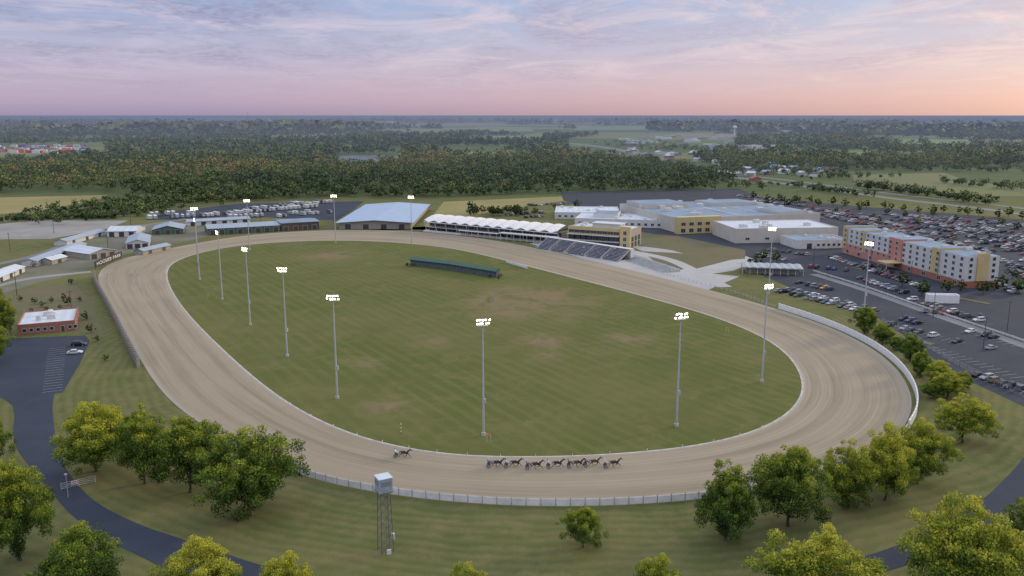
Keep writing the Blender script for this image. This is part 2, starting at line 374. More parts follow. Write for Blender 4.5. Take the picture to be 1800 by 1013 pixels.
FM=[FLDG,FLDG,DRY,FLDG,patchy('cut_bank',(.13,.16,.06),(.15,.15,.075),(.1,.13,.05),.02),None,FLDG,FLDG,DRY,FLDG,DRY,FLDG,FLDG,FLDG,DRY,DRY,FLDG,DRY]
for f,m in zip(FIELDS,FM):
    if m: area('field_ground',f,.05,m)
area('field_ground',[(1050,273),(1100,272),(1120,280),(1070,283)],.05,patchy('ploughed',(.3,.16,.08),(.24,.14,.07),(.2,.15,.08),.02))
def inpoly(x,y,P):
    c=np.zeros(x.shape,bool); n=len(P)
    for i in range(n):
        x1,y1=P[i][0],P[i][1]; x2,y2=P[(i+1)%n][0],P[(i+1)%n][1]
        if y1==y2: continue
        t=((y1>y)!=(y2>y))&(x<(x2-x1)*(y-y1)/(y2-y1)+x1); c^=t
    return c
# ---------------------------------------------------------------- foliage generators
def leafcloud(C,R,Tt,nl,size,seed,up=.35,asp=1.0,spread=.16):
    r=np.random.default_rng(seed); nb=len(C)
    w=R**2; idx=r.choice(nb,nl,p=w/w.sum())
    d=r.normal(size=(nl,3)); d[:,2]+=up; d/=np.linalg.norm(d,axis=1)[:,None]
    rad=R[idx]*(.45+.75*r.random(nl)**.8)
    P=C[idx]+d*rad[:,None]*np.array([1,1,.8])
    nr=d+.75*r.normal(size=(nl,3)); nr/=np.linalg.norm(nr,axis=1)[:,None]
    a=r.normal(size=(nl,3)); x=np.cross(nr,a); x/=np.linalg.norm(x,axis=1)[:,None]; y=np.cross(nr,x)
    s=(size*(.6+.8*r.random(nl)))[:,None]*.5
    V=np.stack([P-x*s,P-y*s*asp*.8,P+x*s,P+y*s*asp*.8],1).reshape(-1,3)
    shade=np.clip((d[:,2]*.2+Tt[idx]+spread*r.normal(size=nl)),0,1)  # light from above painted in: upper leaves of a clump paler, lower ones darker
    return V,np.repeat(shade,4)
def quadmesh(name,V,T,mat):
    n=len(V)//4; me=bpy.data.meshes.new(name)
    me.vertices.add(len(V)); me.vertices.foreach_set('co',V.astype(np.float32).ravel())
    me.loops.add(4*n); me.loops.foreach_set('vertex_index',np.arange(4*n,dtype=np.int32))
    me.polygons.add(n); me.polygons.foreach_set('loop_start',np.arange(0,4*n,4,dtype=np.int32))
    at=me.attributes.new('tint_shade','FLOAT','POINT'); at.data.foreach_set('value',T.astype(np.float32))
    me.materials.append(mat); me.update(calc_edges=True); return me
def crown(seed,R,z0,z1,nb,nl,size,mat,yel=.5):
    r=np.random.default_rng(seed); d=r.normal(size=(nb,3)); d/=np.linalg.norm(d,axis=1)[:,None]
    rr=(.3+.68*r.random(nb)**.5)
    az=np.arctan2(d[:,1],d[:,0])
    lob=1+.2*np.sin(2*az+seed)+.12*np.sin(5*az+seed*2)+.16*r.normal(size=nb)
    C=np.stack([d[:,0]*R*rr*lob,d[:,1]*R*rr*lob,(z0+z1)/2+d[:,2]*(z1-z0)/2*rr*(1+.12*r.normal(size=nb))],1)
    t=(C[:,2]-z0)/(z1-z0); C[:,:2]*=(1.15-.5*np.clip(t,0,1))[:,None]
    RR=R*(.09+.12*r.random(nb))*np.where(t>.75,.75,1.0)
    Tt=yel-.3+.5*np.clip(t,0,1)+.09*r.normal(size=nb)  # colour climbs with height: sunlit tops and shaded underside painted into the leaves
    V,T=leafcloud(C,RR,Tt,nl,size,seed+50,spread=.1)
    return quadmesh('crown',V,T,mat),C
def trunk(seed,h,r0,C,nl=9):
    rn=random.Random(seed); mb=MB()
    p=Vector((0,0,-.2)); pts=[p]
    for i in range(4): p=p+Vector((rn.uniform(-.3,.3),rn.uniform(-.3,.3),h/4)); pts.append(p)
    for i in range(4): mb.cyl(pts[i],pts[i+1],r0*(1-.2*i),r0*(1-.2*(i+1)),8)
    mb.cyl((0,0,-.2),(0,0,.5),r0*1.5,r0,8)
    ks=rn.sample(range(len(C)),min(nl,len(C)))
    for k in ks:
        e=Vector(C[k]); s=pts[rn.choice([1,2,3])]
        if e.z<s.z+1: e.z=s.z+1.5
        m=s.lerp(e,.5)+Vector((0,0,-.4)); mb.cyl(s,m,r0*.45,r0*.28,6); mb.cyl(m,e,r0*.28,r0*.06,5)
    return mb.mesh('trunk',[bark],True)
def tree_src(seed,R,z0,z1,nb,nl,size,mat,yel,r0):
    c,C=crown(seed,R,z0,z1,nb,nl,size,mat,yel); return c,trunk(seed,z0+(z1-z0)*.45,r0,C)
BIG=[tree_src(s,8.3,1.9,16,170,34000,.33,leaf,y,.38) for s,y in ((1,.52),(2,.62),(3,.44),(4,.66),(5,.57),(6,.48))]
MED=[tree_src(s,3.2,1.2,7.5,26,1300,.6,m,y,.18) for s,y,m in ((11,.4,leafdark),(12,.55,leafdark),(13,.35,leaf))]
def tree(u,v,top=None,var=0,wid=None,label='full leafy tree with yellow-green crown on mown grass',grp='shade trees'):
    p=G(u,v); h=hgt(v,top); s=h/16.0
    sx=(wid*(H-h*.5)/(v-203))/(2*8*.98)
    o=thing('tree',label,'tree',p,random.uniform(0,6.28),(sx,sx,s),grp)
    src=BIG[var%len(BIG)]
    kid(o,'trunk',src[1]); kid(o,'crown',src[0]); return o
for u,v,t,k,w in ((170,828,702,1,140),(255,850,707,4,118),(335,865,718,2,135),(440,905,738,0,180),(35,985,795,5,128),(150,1065,905,2,150),
  (355,1075,938,3,145),(510,1105,965,3,128),(825,1130,982,1,115),(1155,1110,968,3,118),(1275,950,808,5,118),(1385,925,768,2,140),(1490,892,768,0,105),
  (1555,880,742,1,105),(1612,850,734,3,105),(1692,778,690,4,102),(1440,1085,920,3,200),(1690,1085,866,1,215),(1820,960,860,2,110),(-18,830,710,5,70),(1500,1110,990,0,90)):
    tree(u,v,t,k,w)
tree(1025,962,882,2,72,'small round young tree standing alone on grass')
for u,v,t,k,w in ((1520,588,535,2,50),(1552,604,565,0,36),(1600,636,585,5,48),(1618,662,612,0,40),(1650,676,632,1,50),(1665,700,650,4,56),(1640,700,665,2,40),(4,600,505,1,50),(-14,640,560,2,60),(1700,1010,940,4,90),(1575,615,590,5,30),(1690,690,650,0,36)):
    tree(u,v,t,k,w,'bushy green tree beside the perimeter fence','trees beside the fence')
def small(u,v,h,k,w=None,label='small round ornamental tree in parking lot',grp='parking lot trees'):
    p=G(u,v); s=h/7.5; o=thing('tree',label,'tree',p,random.uniform(0,6),((w or s*1.05),(w or s*1.05),s),grp)
    kid(o,'trunk',MED[k%3][1]); kid(o,'crown',MED[k%3][0])
for i,u in enumerate(range(1330,1800,22)):
    small(u+random.uniform(-6,6),352+(u-1330)*.072+random.uniform(-3,3),random.uniform(6,8.5),i)
for i,(u,v) in enumerate([(1470,375),(1510,372),(1560,378),(1590,383),(1640,380),(1680,390),(1725,392),(1760,398),(1790,405),(1440,362),(1400,357),(1370,352),(1545,392),(1615,398),(1385,365),(1350,360),
   (1665,515),(1728,520),(1748,512),(1790,515),(1763,505),(1780,490),(1340,458),(1365,462),(1325,470),(1620,520),(1585,505),(1690,512),(940,377),(925,374),(975,368),(1015,366)]):
    small(u,v,random.uniform(5,8),i+1)
for i in range(26):
    u=815+random.uniform(0,100); small(u,random.uniform(372,381),random.uniform(5,9),0,label='dark tree in grove behind the grandstand',grp='grove trees')
for i in range(16):
    if i%2: small(random.choice([722,716,728]) if i<8 else random.uniform(858,884),random.uniform(466,470) if i<8 else random.uniform(487,492),random.uniform(1.2,2.2),0,None,'low dark shrub beside the tote board','shrubs')
for i,(u,v) in enumerate([(60,535),(75,540),(90,532),(105,545),(140,530),(55,550),(120,538),(150,562),(160,585),(95,462),(60,470),(125,500),(20,560),(170,600),(35,530),(82,548),(112,528),(185,635)]):
    small(u,v,random.uniform(2.0,4.2),i,None,'scruffy bush on rough ground','rough ground bushes')
def nvnoise(x,y,s,seed):
    r=np.random.default_rng(seed); out=np.zeros_like(x)
    for k in range(5):
        a=r.uniform(0,6.28); f=s*(1+k*.7); out+=np.sin((x*np.cos(a)+y*np.sin(a))*f+r.uniform(0,6.28)+1.5*np.sin((y*np.cos(a)-x*np.sin(a))*f*.6))/(1+k*.4)
    return out
NB=[G(u,v) for u,v in [(-700,362),(0,341),(180,338),(230,350),(300,352),(390,350),(470,348),(560,346),(700,346),(740,349),(900,343),(1010,338),(1240,334),(1290,322),(1300,298),(1330,296),(1500,300),(1560,297),(1800,296),(2500,296)]]
NBx=np.array([p.x/p.y for p in NB]); NBd=np.array([p.y for p in NB])
EXC=[[G(*q) for q in f] for f in FIELDS]+[[G(*q) for q in f] for f in ([(560,277),(620,273),(690,273),(705,279),(700,291),(620,298),(570,290)],
   [(1000,246),(1100,232),(1300,238),(1290,262),(1220,280),(1300,310),(1290,318),(1150,290),(1060,284),(990,262)],[(-200,258),(190,253),(190,274),(60,292),(-200,290)],[(1300,262),(1345,262),(1345,275),(1300,275)])]
def forest(name,d0,d1,num,nq,rw,hh,qs,seed,mask=-9,gap=None):
    r=np.random.default_rng(seed)
    dist=np.sqrt(r.uniform(d0**2,d1**2,num)) if gap is None else np.exp(r.uniform(math.log(d0),math.log(d1),num))
    sx=r.uniform(-.68,.68,num); Y=dist; X=sx*Y
    ok=Y>np.interp(sx,NBx,NBd)+0
    for P in EXC: ok&=~inpoly(X,Y,P)
    nz=nvnoise(X,Y,.004 if d0<3000 else .0012,3); ok&=nz>mask
    X=X[ok];Y=Y[ok];N=len(X)
    stand=nvnoise(X,Y,.006,77)
    sc=r.uniform(.5,1.45,N)*(1+.1*np.clip(stand,-2,2))
    tmpl=[]
    for k in range(8):
        rr=np.random.default_rng(100+k); nb=9; C=rr.normal(size=(nb,3)); C/=np.linalg.norm(C,axis=1)[:,None]
        wd=rr.uniform(.8,1.25); hk=rr.uniform(.8,1.2)
        C=C*np.array([rw*.55*wd,rw*.55*wd,hh*.22*hk]); C[:,2]+=hh*.6*hk
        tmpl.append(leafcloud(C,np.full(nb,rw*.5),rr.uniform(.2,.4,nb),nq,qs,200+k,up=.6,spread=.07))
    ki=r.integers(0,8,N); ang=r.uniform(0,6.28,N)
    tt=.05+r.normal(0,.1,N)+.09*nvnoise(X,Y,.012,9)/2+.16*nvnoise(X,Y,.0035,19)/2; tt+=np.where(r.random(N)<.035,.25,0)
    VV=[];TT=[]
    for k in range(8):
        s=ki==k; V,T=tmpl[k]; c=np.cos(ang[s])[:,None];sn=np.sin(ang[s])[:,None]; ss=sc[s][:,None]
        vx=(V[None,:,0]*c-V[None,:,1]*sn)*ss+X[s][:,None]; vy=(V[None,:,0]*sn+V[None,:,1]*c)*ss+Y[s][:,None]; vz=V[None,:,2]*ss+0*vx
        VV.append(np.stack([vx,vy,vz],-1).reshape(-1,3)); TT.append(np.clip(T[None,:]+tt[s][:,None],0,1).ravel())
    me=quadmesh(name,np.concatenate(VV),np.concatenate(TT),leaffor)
    ob(name,me,kind='stuff',label='dense mixed green woodland reaching over the plain',category='woodland')
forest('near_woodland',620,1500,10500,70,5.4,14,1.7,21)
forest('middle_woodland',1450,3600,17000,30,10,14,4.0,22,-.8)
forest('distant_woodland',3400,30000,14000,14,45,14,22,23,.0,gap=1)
def strip(px,num,w,hh,seed,rw=4.5,label='line of green trees beside the road'):
    r=np.random.default_rng(seed); P=cr([G(*q) for q in px],10,False); Vs=[];Ts=[]
    for i in range(num):
        k=r.integers(0,len(P)-1); p=P[k].lerp(P[k+1],r.random())
        C=r.normal(size=(6,3)); C/=np.linalg.norm(C,axis=1)[:,None]; s=r.uniform(.5,1.4); C=C*np.array([rw*.5,rw*.5,hh*.2])*s; C[:,2]+=hh*.5*s
        C[:,0]+=p.x+r.normal()*w; C[:,1]+=p.y+r.normal()*w
        V,T=leafcloud(C,np.full(6,rw*.5*s),np.full(6,r.uniform(.1,.55)),60,1.6,seed*1000+i,spread=.09); Vs.append(V);Ts.append(T)
    ob('roadside_tree_belt',quadmesh('roadside_tree_belt',np.concatenate(Vs),np.concatenate(Ts),leaffor),kind='stuff',label=label,category='tree belt')
strip([(1500,332),(1560,336),(1640,347),(1735,360)],90,5,10,31)
strip([(1290,298),(1340,303),(1420,308),(1500,316)],120,25,11,32)
strip([(180,380),(240,362),(330,352),(400,345)],420,24,7,33,4.0,'scrubby bushes on waste ground')
strip([(20,388),(100,384),(190,384)],60,6,4,34,3,'scrubby bushes on waste ground')
strip([(400,352),(560,344),(700,344),(900,340),(1100,334),(1240,332)],220,14,11,35,5,'trees along the woodland edge')
strip([(1340,328),(1290,330),(1330,336)],12,8,8,36)
strip([(1500,298),(1600,300),(1700,301),(1900,303)],110,20,11,37,5)
strip([(1680,322),(1750,330),(1850,340)],40,12,8,38,5)
strip([(1360,326),(1450,336),(1540,348)],40,4,7,39,4)
# ---------------------------------------------------------------- buildings
def fr(a,b):
    p=G(*a); q=G(*b); d=q-p; return p,math.atan2(d.y,d.x),d.length
winmesh={}
def winm(w,h):
    k=(round(w,2),round(h,2))
    if k not in winmesh:
        mb=MB(); mb.box(-w/2,-.05,0,w/2,.02,h,0); t=.12
        mb.box(-w/2-t,-.09,-t,w/2+t,.0,0,1); mb.box(-w/2-t,-.09,h,w/2+t,.0,h+t,1); mb.box(-w/2-t,-.09,0,-w/2,.0,h,1); mb.box(w/2,-.09,0,w/2+t,.0,h,1)
        if w>1.6: mb.box(-.04,-.08,.0,.04,-.052,h,1)
        winmesh[k]=mb.mesh('window',[glass,tan if w>3.3 else offwhite])
    return winmesh[k]
def door_m(w=1.2,h=2.2):
    mb=MB(); mb.box(-w/2,-.06,.02,w/2,.02,h,0); mb.box(-w/2-.1,-.1,.02,-w/2,.0,h,1); mb.box(w/2,-.1,.02,w/2+.1,.0,h,1); mb.box(-w/2-.1,-.1,h,w/2+.1,0,h+.1,1)
    return mb.mesh('door',[darks,offwhite])
DOOR=door_m(); BAY=door_m(3.2,3.2)
def wins(o,face,L,D,z,n,w,h,x0=1.5,x1=None):
    x1=x1 if x1 is not None else ((L if face in 'fb' else D)-1.5)
    for i in range(n):
        t=x0+(x1-x0)*(i+.5)/n
        if face=='f': kid(o,'window',winm(w,h),(t,-.03,z))
        elif face=='r': kid(o,'window',winm(w,h),(L+.03,t,z),math.pi/2)
        elif face=='l': kid(o,'window',winm(w,h),(-.03,t,z),-math.pi/2)
def build(name,label,a,b,D,h,wall,roof,kind='flat',rise=2.0,ridge='x',over=.5,cat='building',L=None,group=None):
    p,ang,LL=fr(a,b); L=L or LL
    o=thing(name,label,cat,p,ang,1.0,group)
    mb=MB()
    if kind=='flat':
        mb.box(0,0,-.2,L,D,h); kid(o,'wall',mb.mesh('wall',[wall]))
        r=MB(); r.box(.36,.36,h,L-.36,D-.36,h+.15); t=.35
        pm=MB()
        for q in ((0,0,L,t),(0,D-t,L,D),(0,t,t,D-t),(L-t,t,L,D-t)): pm.box(q[0],q[1],h,q[2],q[3],h+.6)
        kid(o,'roof',r.mesh('roof',[roof])); kid(o,'parapet',pm.mesh('parapet',[wall]))
    else:
        if ridge=='x':
            mb.add([(0,0,-.2),(L,0,-.2),(L,D,-.2),(0,D,-.2),(0,0,h),(L,0,h),(L,D,h),(0,D,h),(0,D/2,h+rise),(L,D/2,h+rise)],
              [(3,2,1,0),(0,1,5,4),(2,3,7,6),(1,2,6,9,5),(3,0,4,8,7)])
            r=MB(); k=over; dz=rise*k/(D/2)
            for s in (0,1):
                y0,y1=(-k,D/2) if s==0 else (D+k,D/2)
                r.add([(-k,y0,h-dz+.05),(L+k,y0,h-dz+.05),(L+k,y1,h+rise+.05),(-k,y1,h+rise+.05),(-k,y0,h-dz+.25),(L+k,y0,h-dz+.25),(L+k,y1,h+rise+.25),(-k,y1,h+rise+.25)],
                  [(3,2,1,0),(4,5,6,7),(0,1,5,4),(1,2,6,5),(2,3,7,6),(3,0,4,7)])
        else:
            mb.add([(0,0,-.2),(L,0,-.2),(L,D,-.2),(0,D,-.2),(0,0,h),(L,0,h),(L,D,h),(0,D,h),(L/2,0,h+rise),(L/2,D,h+rise)],
              [(3,2,1,0),(0,1,5,8,4),(1,2,6,5),(2,3,7,9,6),(3,0,4,7)])
            r=MB(); k=over; dz=rise*k/(L/2)
            for s in (0,1):
                x0,x1=(-k,L/2) if s==0 else (L+k,L/2)
                r.add([(x0,-k,h-dz+.05),(x1,-k,h+rise+.05),(x1,D+k,h+rise+.05),(x0,D+k,h-dz+.05),(x0,-k,h-dz+.25),(x1,-k,h+rise+.25),(x1,D+k,h+rise+.25),(x0,D+k,h-dz+.25)],
                  [(3,2,1,0),(4,5,6,7),(0,1,5,4),(1,2,6,5),(2,3,7,6),(3,0,4,7)])
        kid(o,'wall',mb.mesh('wall',[wall])); kid(o,'roof',r.mesh('roof',[roof]))
    return o,L
def units(o,L,D,h,n,seed=1,big=1.0):
    rn=random.Random(seed)
    for i in range(n):
        mb=MB(); w=rn.uniform(1.5,3.5)*big; d=rn.uniform(1.5,3)*big; z=rn.uniform(1,1.8)*big
        mb.box(-w/2,-d/2,0,w/2,d/2,z*.85); mb.box(-w/2+.15,-d/2+.15,z*.85,w/2-.15,d/2-.15,z); mb.cyl((0,0,z),(0,0,z+.25),.4*big,.4*big,10)
        kid(o,'roof_air_unit',mb.mesh('roof_air_unit',[offwhite]),(rn.uniform(3,L-3),rn.uniform(3,D-3),h+.15))
o,L=build('brick_office','small red brick building with flat white roof',(32,590),(133,581),24,3.3,brick,roofwhite)
units(o,L,24,3.3,5,3); wins(o,'f',L,24,1.0,5,1.2,1.2,1,12); kid(o,'door',DOOR,(14.5,-.03,0)); wins(o,'f',L,24,1.0,2,1.2,1.2,16,19.5); wins(o,'r',L,24,1.0,4,1.2,1.2)
def barn(lab,a,b,D,h,wall,roof,rise=2,ridge='x',nd_=3,nw=4,nm='stable_barn'):
    o,L=build(nm,lab,a,b,D,h,wall,roof,'gable',rise,ridge)
    for i in range(nd_): kid(o,'door',BAY,(L*(i+.5)/nd_,-.03,0),0,(min(1,L/nd_/4.5),1,min(1,h/3.6)))
    wins(o,'r',L,D,1.2,nw,1.0,.9)
    return o,L
barn('pale barn with white metal gable roof',(188,417),(240,416),22,3.6,offwhite,roofwhite,2)
barn('green barn with grey metal gable roof',(268,413),(322,411),24,3.2,greenw,roofmetal2,2.4,'y')
barn('long barn with pale metal gable roof',(222,438),(262,436),34,3.2,greyw,roofmetal2,2.0,'y')
barn('tan barn with grey metal gable roof',(158,457),(205,450),26,3.2,tan,roofwhite,2.0,'y')
barn('long narrow stable with grey roof',(66,468),(152,436),8,2.6,greyw,roofmetal2,1.2)
barn('long narrow stable with blue-grey roof',(118,432),(186,413),8,2.6,greyw,roofmetal2,1.2)
barn('low white stable shed beside the yard',(-6,500),(44,478),9,2.6,offwhite,roofwhite,1.2)
barn('small shed with pale roof',(92,466),(118,459),7,2.5,tan,roofwhite,1.2,'x',1,1)
barn('small tan shed with gable roof',(252,449),(300,438),6,2.4,tan,roofmetal2,1.1,'x',2,1)
barn('low green stable with grey metal roof',(366,414),(493,407),22,4.2,greenw,roofmetal2,1.6,'x',8,3)
barn('dark brown stable block with dark roof',(495,407),(561,403),22,5.4,brownw,roofdark,.8,'x',4,3)
barn('long low pale stable with metal roof',(330,398),(440,392),12,3.0,offwhite,roofmetal2,1.2,'x',6,2)
o,L=build('exhibition_barn','huge low barn with broad blue-grey metal roof',(596,403),(722,403),122,4.6,tan,roofmetal,'gable',1.7,'y',2.2)
for i in range(4): kid(o,'door',BAY,(L*(i+.5)/4,-.03,0),0,(1.3,1,1.1))
wins(o,'r',L,105,2.0,10,2.2,1.4)
o,L=build('casino_hall','large cream hall with blue-grey flat roof',(1190,410),(1440,400),100,9.6,beige,roofdark); units(o,L,100,9.6,26,5,1.5); wins(o,'f',L,100,3,7,3,1.4,30,L-4)
for i in range(6): kid(o,'door',DOOR,(12+i*3.2,-.03,0))
m=MB(); m.box(-2,-5,-.1,30,-.02,11.2); kid(o,'entrance_wall',m.mesh('entrance_wall',[yellow]),label='ochre entrance block')
for i in range(5): kid(o,'window',winm(3.2,2.2),(2+i*6,-5.03,5.5))
for i in range(5): kid(o,'window',winm(3.2,2.6),(2+i*6,-5.03,1.0))
m=MB(); m.box(50,8,9.75,51,60,10.1); m.box(72,20,9.75,72.6,90,10.1); m.box(10,48,9.76,50,48.6,10.1)
kid(o,'roof_duct',m.mesh('roof_duct',[offwhite]))
for (x0,y0,x1,y1,hh) in ((4,62,40,96,3.2),(62,66,100,94,2.2),(80,4,104,30,1.8)):
    m=MB(); m.box(x0,y0,9.7,x1,y1,9.7+hh); m.box(x0+.5,y0+.5,9.7+hh,x1-.5,y1-.5,9.85+hh,1); kid(o,'raised_roof_block',m.mesh('raised_roof_block',[beige,roofdark]))
o,L=build('event_hall','cream event hall with pale roof',(1292,428),(1472,425),42,8.6,beige,roofwhite); units(o,L,42,8.6,6,6,1.4); wins(o,'f',L,42,2,5,2.5,1.4)
o,L=build('service_wing','low cream wing with canopy',(1400,438),(1492,436),22,4.8,offwhite,roofdark); units(o,L,22,4.8,4,8)
kid(o,'door',BAY,(8,-.03,0)); wins(o,'f',L,22,1.5,6,1.6,1.4,12)
o,L=build('entrance_wing','low white roofed wing linking the halls',(1010,397),(1180,402),36,5.0,offwhite,roofwhite); units(o,L,36,5,6,9); wins(o,'f',L,36,1.5,14,2,1.6)
m=MB(); m.box(12,10,5.1,30,30,8.2); m.box(12.4,10.4,8.2,29.6,29.6,8.35,1); kid(o,'raised_roof_block',m.mesh('raised_roof_block',[offwhite,roofdark]))
o,L=build('north_wing','long white flat roofed wing',(975,385),(1090,386),45,4.6,greyw,roofwhite); units(o,L,45,4.6,5,10); wins(o,'f',L,45,1.5,10,2,1.4)
# clubhouse: dark glazing bands, ochre only on the upper band and end bay
o,L=build('clubhouse','clubhouse with dark glazed storeys and ochre upper panels',(1000,430),(1107,438),20,11.0,tan,roofwhite,cat='clubhouse')
for z,hh in ((.5,2.9),(3.9,2.9)):
    wins(o,'f',L,20,z,9,4.9,hh,.3,L*.84); wins(o,'r',L,20,z,3,3.4,hh)
m=MB(); m.box(-.3,-.9,7.3,L*.84,-.02,11.9); kid(o,'upper_fascia',m.mesh('upper_fascia',[yellow]),label='ochre upper fascia')
for i in range(9): kid(o,'window',winm(3.6,1.7),(.3+(L*.84-.6)*(i+.5)/9,-.93,8.0))
m=MB(); m.box(L*.85,-1.4,-.1,L+.6,-.02,13.2); kid(o,'stair_tower',m.mesh('stair_tower',[yellow]),label='ochre stair tower bay')
for z in (1,4.6,8.4): kid(o,'window',winm(2.0,2.2),(L*.93,-1.43,z))
m=MB()
for z in (3.45,6.9): m.box(-.5,-2.6,z,L*.84,-.95,z+.3)
kid(o,'balcony',m.mesh('balcony',[offwhite]))
m=MB(); m.box(L*.35,4,11.2,L*.8,13,13.6); m.box(L*.33,3.6,13.6,L*.82,13.4,13.9,1); kid(o,'penthouse',m.mesh('penthouse',[beige,roofwhite])); units(o,L,20,11.0,4,12)
# bleachers
p,a,L=fr((942,438),(1084,461))
o=thing('bleacher_stand','stepped bleachers with navy seats and white rails','bleachers',p,a)
SR=.56
for k,(x0,x1) in enumerate(((0,L*.15),(L*.19,L*.35),(L*.39,L*.6),(L*.64,L*.8),(L*.84,L))):
    m=MB()
    for s in range(11): m.box(x0-.6,s*1.0,-.1 if s==0 else s*SR-.3,x1+.6,s*1.0+.99,.45+s*SR)
    kid(o,'step_section',m.mesh('step_section',[conc]))
    m=MB(); rn=random.Random(k)
    for s in range(10):
        x=x0+.2
        while x<x1-.3:
            if rn.random()<.93: m.box(x,s+.3,.452+s*SR,x+.46,s+.88,.85+s*SR)
            x+=.55
    kid(o,'seat_block',m.mesh('seat_block',[seatblue]),kind='stuff')
m=MB()
for x in (0,L*.17,L*.37,L*.62,L*.82,L):
    m.box(x-.3,0,-.1,x+.3,10.9,.44); m.cyl((x,0,1.3),(x,10.8,7.1),.05,.05,5); m.cyl((x,0,0),(x,0,1.3),.05,.05,5); m.cyl((x,10.8,5),(x,10.8,7.1),.05,.05,5)
m.box(-.5,11.0,-.1,L+.5,14,6.0); kid(o,'rail',m.mesh('rail',[offwhite]))
p,a,L=fr((1090,455),(1165,480)); o=thing('terrace_steps','low pale terrace with rows of blue benches','terrace',p,a)
m=MB()
for s in range(5): m.box(0,s*2.0,-.1,L,s*2+1.98,.2+s*.3)
kid(o,'step_section',m.mesh('step_section',[conc])); bb=simple('blue_grey_bench',(.15,.2,.27),.5)
for s in range(5):
    for k in range(5):
        m=MB(); m.box(k*L/5+.5,s*2+.5,.55+s*.3,(k+1)*L/5-.5,s*2+1.0,.65+s*.3); [m.box(x,s*2+.6,.2+s*.3,x+.15,s*2+.9,.55+s*.3) for x in (k*L/5+.8,(k+1)*L/5-.9)]
        kid(o,'bench',m.mesh('bench',[bb]))
# grandstand with peaked canopy
p,a,L=fr((752,406),(985,428))
o=thing('grandstand','long low grandstand with peaked white canopy roof','grandstand',p,a)
m=MB(); m.box(0,2,-.1,L,22,6.6); m.box(0,-1.5,2.9,L,1.98,3.2,1); m.box(0,-5,-.1,L,-1.6,.9,1); kid(o,'wall',m.mesh('wall',[tan,offwhite]))
for z,h_ in ((.6,2.1),(3.6,2.4)):
    nW=22
    for i in range(nW): kid(o,'window',winm(L/nW-.5,h_),(L*(i+.5)/nW,1.97,z))
m=MB(); nb=12; bay=L/nb; seg=8
NY=6
def zz_(t,y):
    e=abs(math.cos(math.pi*t))**1.4; f=math.sin(math.pi*(y*.8+.1))
    return 6.7+3.6*e*f+.35*f
for b_ in range(nb):
    for j in range(seg):
        for yy in range(NY):
            q=[]
            for (dj,dy) in ((0,0),(1,0),(1,1),(0,1)):
                t=(j+dj)/seg; y=(yy+dy)/NY; q.append((b_*bay+bay*t,-4+26.5*y,zz_(t,y)))
            m.add(q,[(0,1,2,3)])
    m.add([(b_*bay,-4.05,6.4),((b_+1)*bay,-4.05,6.4),((b_+1)*bay,-4.05,7.0),(b_*bay,-4.05,7.0)],[(0,1,2,3)])
kid(o,'canopy',m.mesh('canopy',[simple('white_canopy_membrane',(.62,.63,.64),.75,.12)],False))
cm=MB(); cm.cyl((0,-1,0),(0,-3.4,6.7),.2,.15,6); cme=cm.mesh('column',[white])
for i in range(nb+1): kid(o,'column',cme,(i*bay,0,0))
m=MB(); m.box(L*.62,-9,4.4,L*1.02,-4.2,4.75); kid(o,'lower_canopy',m.mesh('lower_canopy',[offwhite]))
m=MB(); m.box(L*.3,-7.5,3.3,L*.6,-4.2,3.6); kid(o,'lower_canopy',m.mesh('lower_canopy',[offwhite]))
cm=MB(); cm.cyl((0,0,0),(0,0,4.4),.12,.12,6); cme=cm.mesh('canopy_column',[white])
for i in range(9): kid(o,'canopy_column',cme,(L*(.63+.047*i),-8.6,0))
for i in range(7): kid(o,'canopy_column',cme,(L*(.31+.047*i),-7.1,0),0,(1,1,.75))
# hotel
p0=G(1693,507); d=(G(1481,444)-p0); d.z=0; HL=d.length; ang=math.atan2(-d.y,-d.x)
pf=G(1481,444); HD=17; HHt=14.6
o=thing('hotel','five storey hotel with pale walls and salmon and yellow accents','hotel',pf,ang)
secs=[(0,.04,yellow,1.0),(.04,.17,greyw,0),(.17,.21,yellow,.8),(.21,.43,greyw,0),(.43,.54,salmon,.9),(.54,.77,greyw,0),(.77,.82,yellow,1.0),(.82,1,greyw,0)]
for s0,s1,mt,pr in secs:
    m=MB(); m.box(s0*HL,-pr*.6,3.2,s1*HL-.01,HD+pr*.5,HHt+pr); m.box(s0*HL+.3,.1,HHt+pr,s1*HL-.3,HD-.1,HHt+pr+.12,1)
    kid(o,'wall',m.mesh('wall',[mt,roofdark]))
m=MB(); m.box(.02,-.3,-.2,HL*.5,HD,3.19,0); m.box(HL*.5,-.3,-.2,HL+.05,HD+.02,3.19,1); kid(o,'base_wall',m.mesh('base_wall',[salmon,brick]))
m=MB(); m.box(HL*.045,-.25,3.2,HL*.165,-.02,6.1); m.box(HL*.22,-.25,3.2,HL*.425,-.02,6.1); kid(o,'cladding_panel',m.mesh('cladding_panel',[salmon]))
m=MB(); m.box(HL,HD*.33,3.25,HL+.8,HD*.67,HHt+1.6); kid(o,'end_panel',m.mesh('end_panel',[yellow]),label='yellow projecting stair panel')
nc=19
for i in range(nc):
    x=HL*(i+.5)/nc; pr=[q[3] for q in secs if q[0]<=x/HL<q[1]][0]
    for fl in range(4):
        y=-pr*.6-.03
        if pr==0 and fl<1 and (.045<x/HL<.165 or .22<x/HL<.425): y=-.28
        kid(o,'window',winm(1.8,1.5),(x,y,4.3+fl*2.75))
for k in range(2):
    for fl in range(4): kid(o,'window',winm(1.5,1.5),(HL+.03,HD*(.16 if k==0 else .84),4.3+fl*2.75),math.pi/2)
for i in range(9): kid(o,'ground_floor_window',winm(2.4,1.9),(HL*(i+.5)/9,-.33,.8))
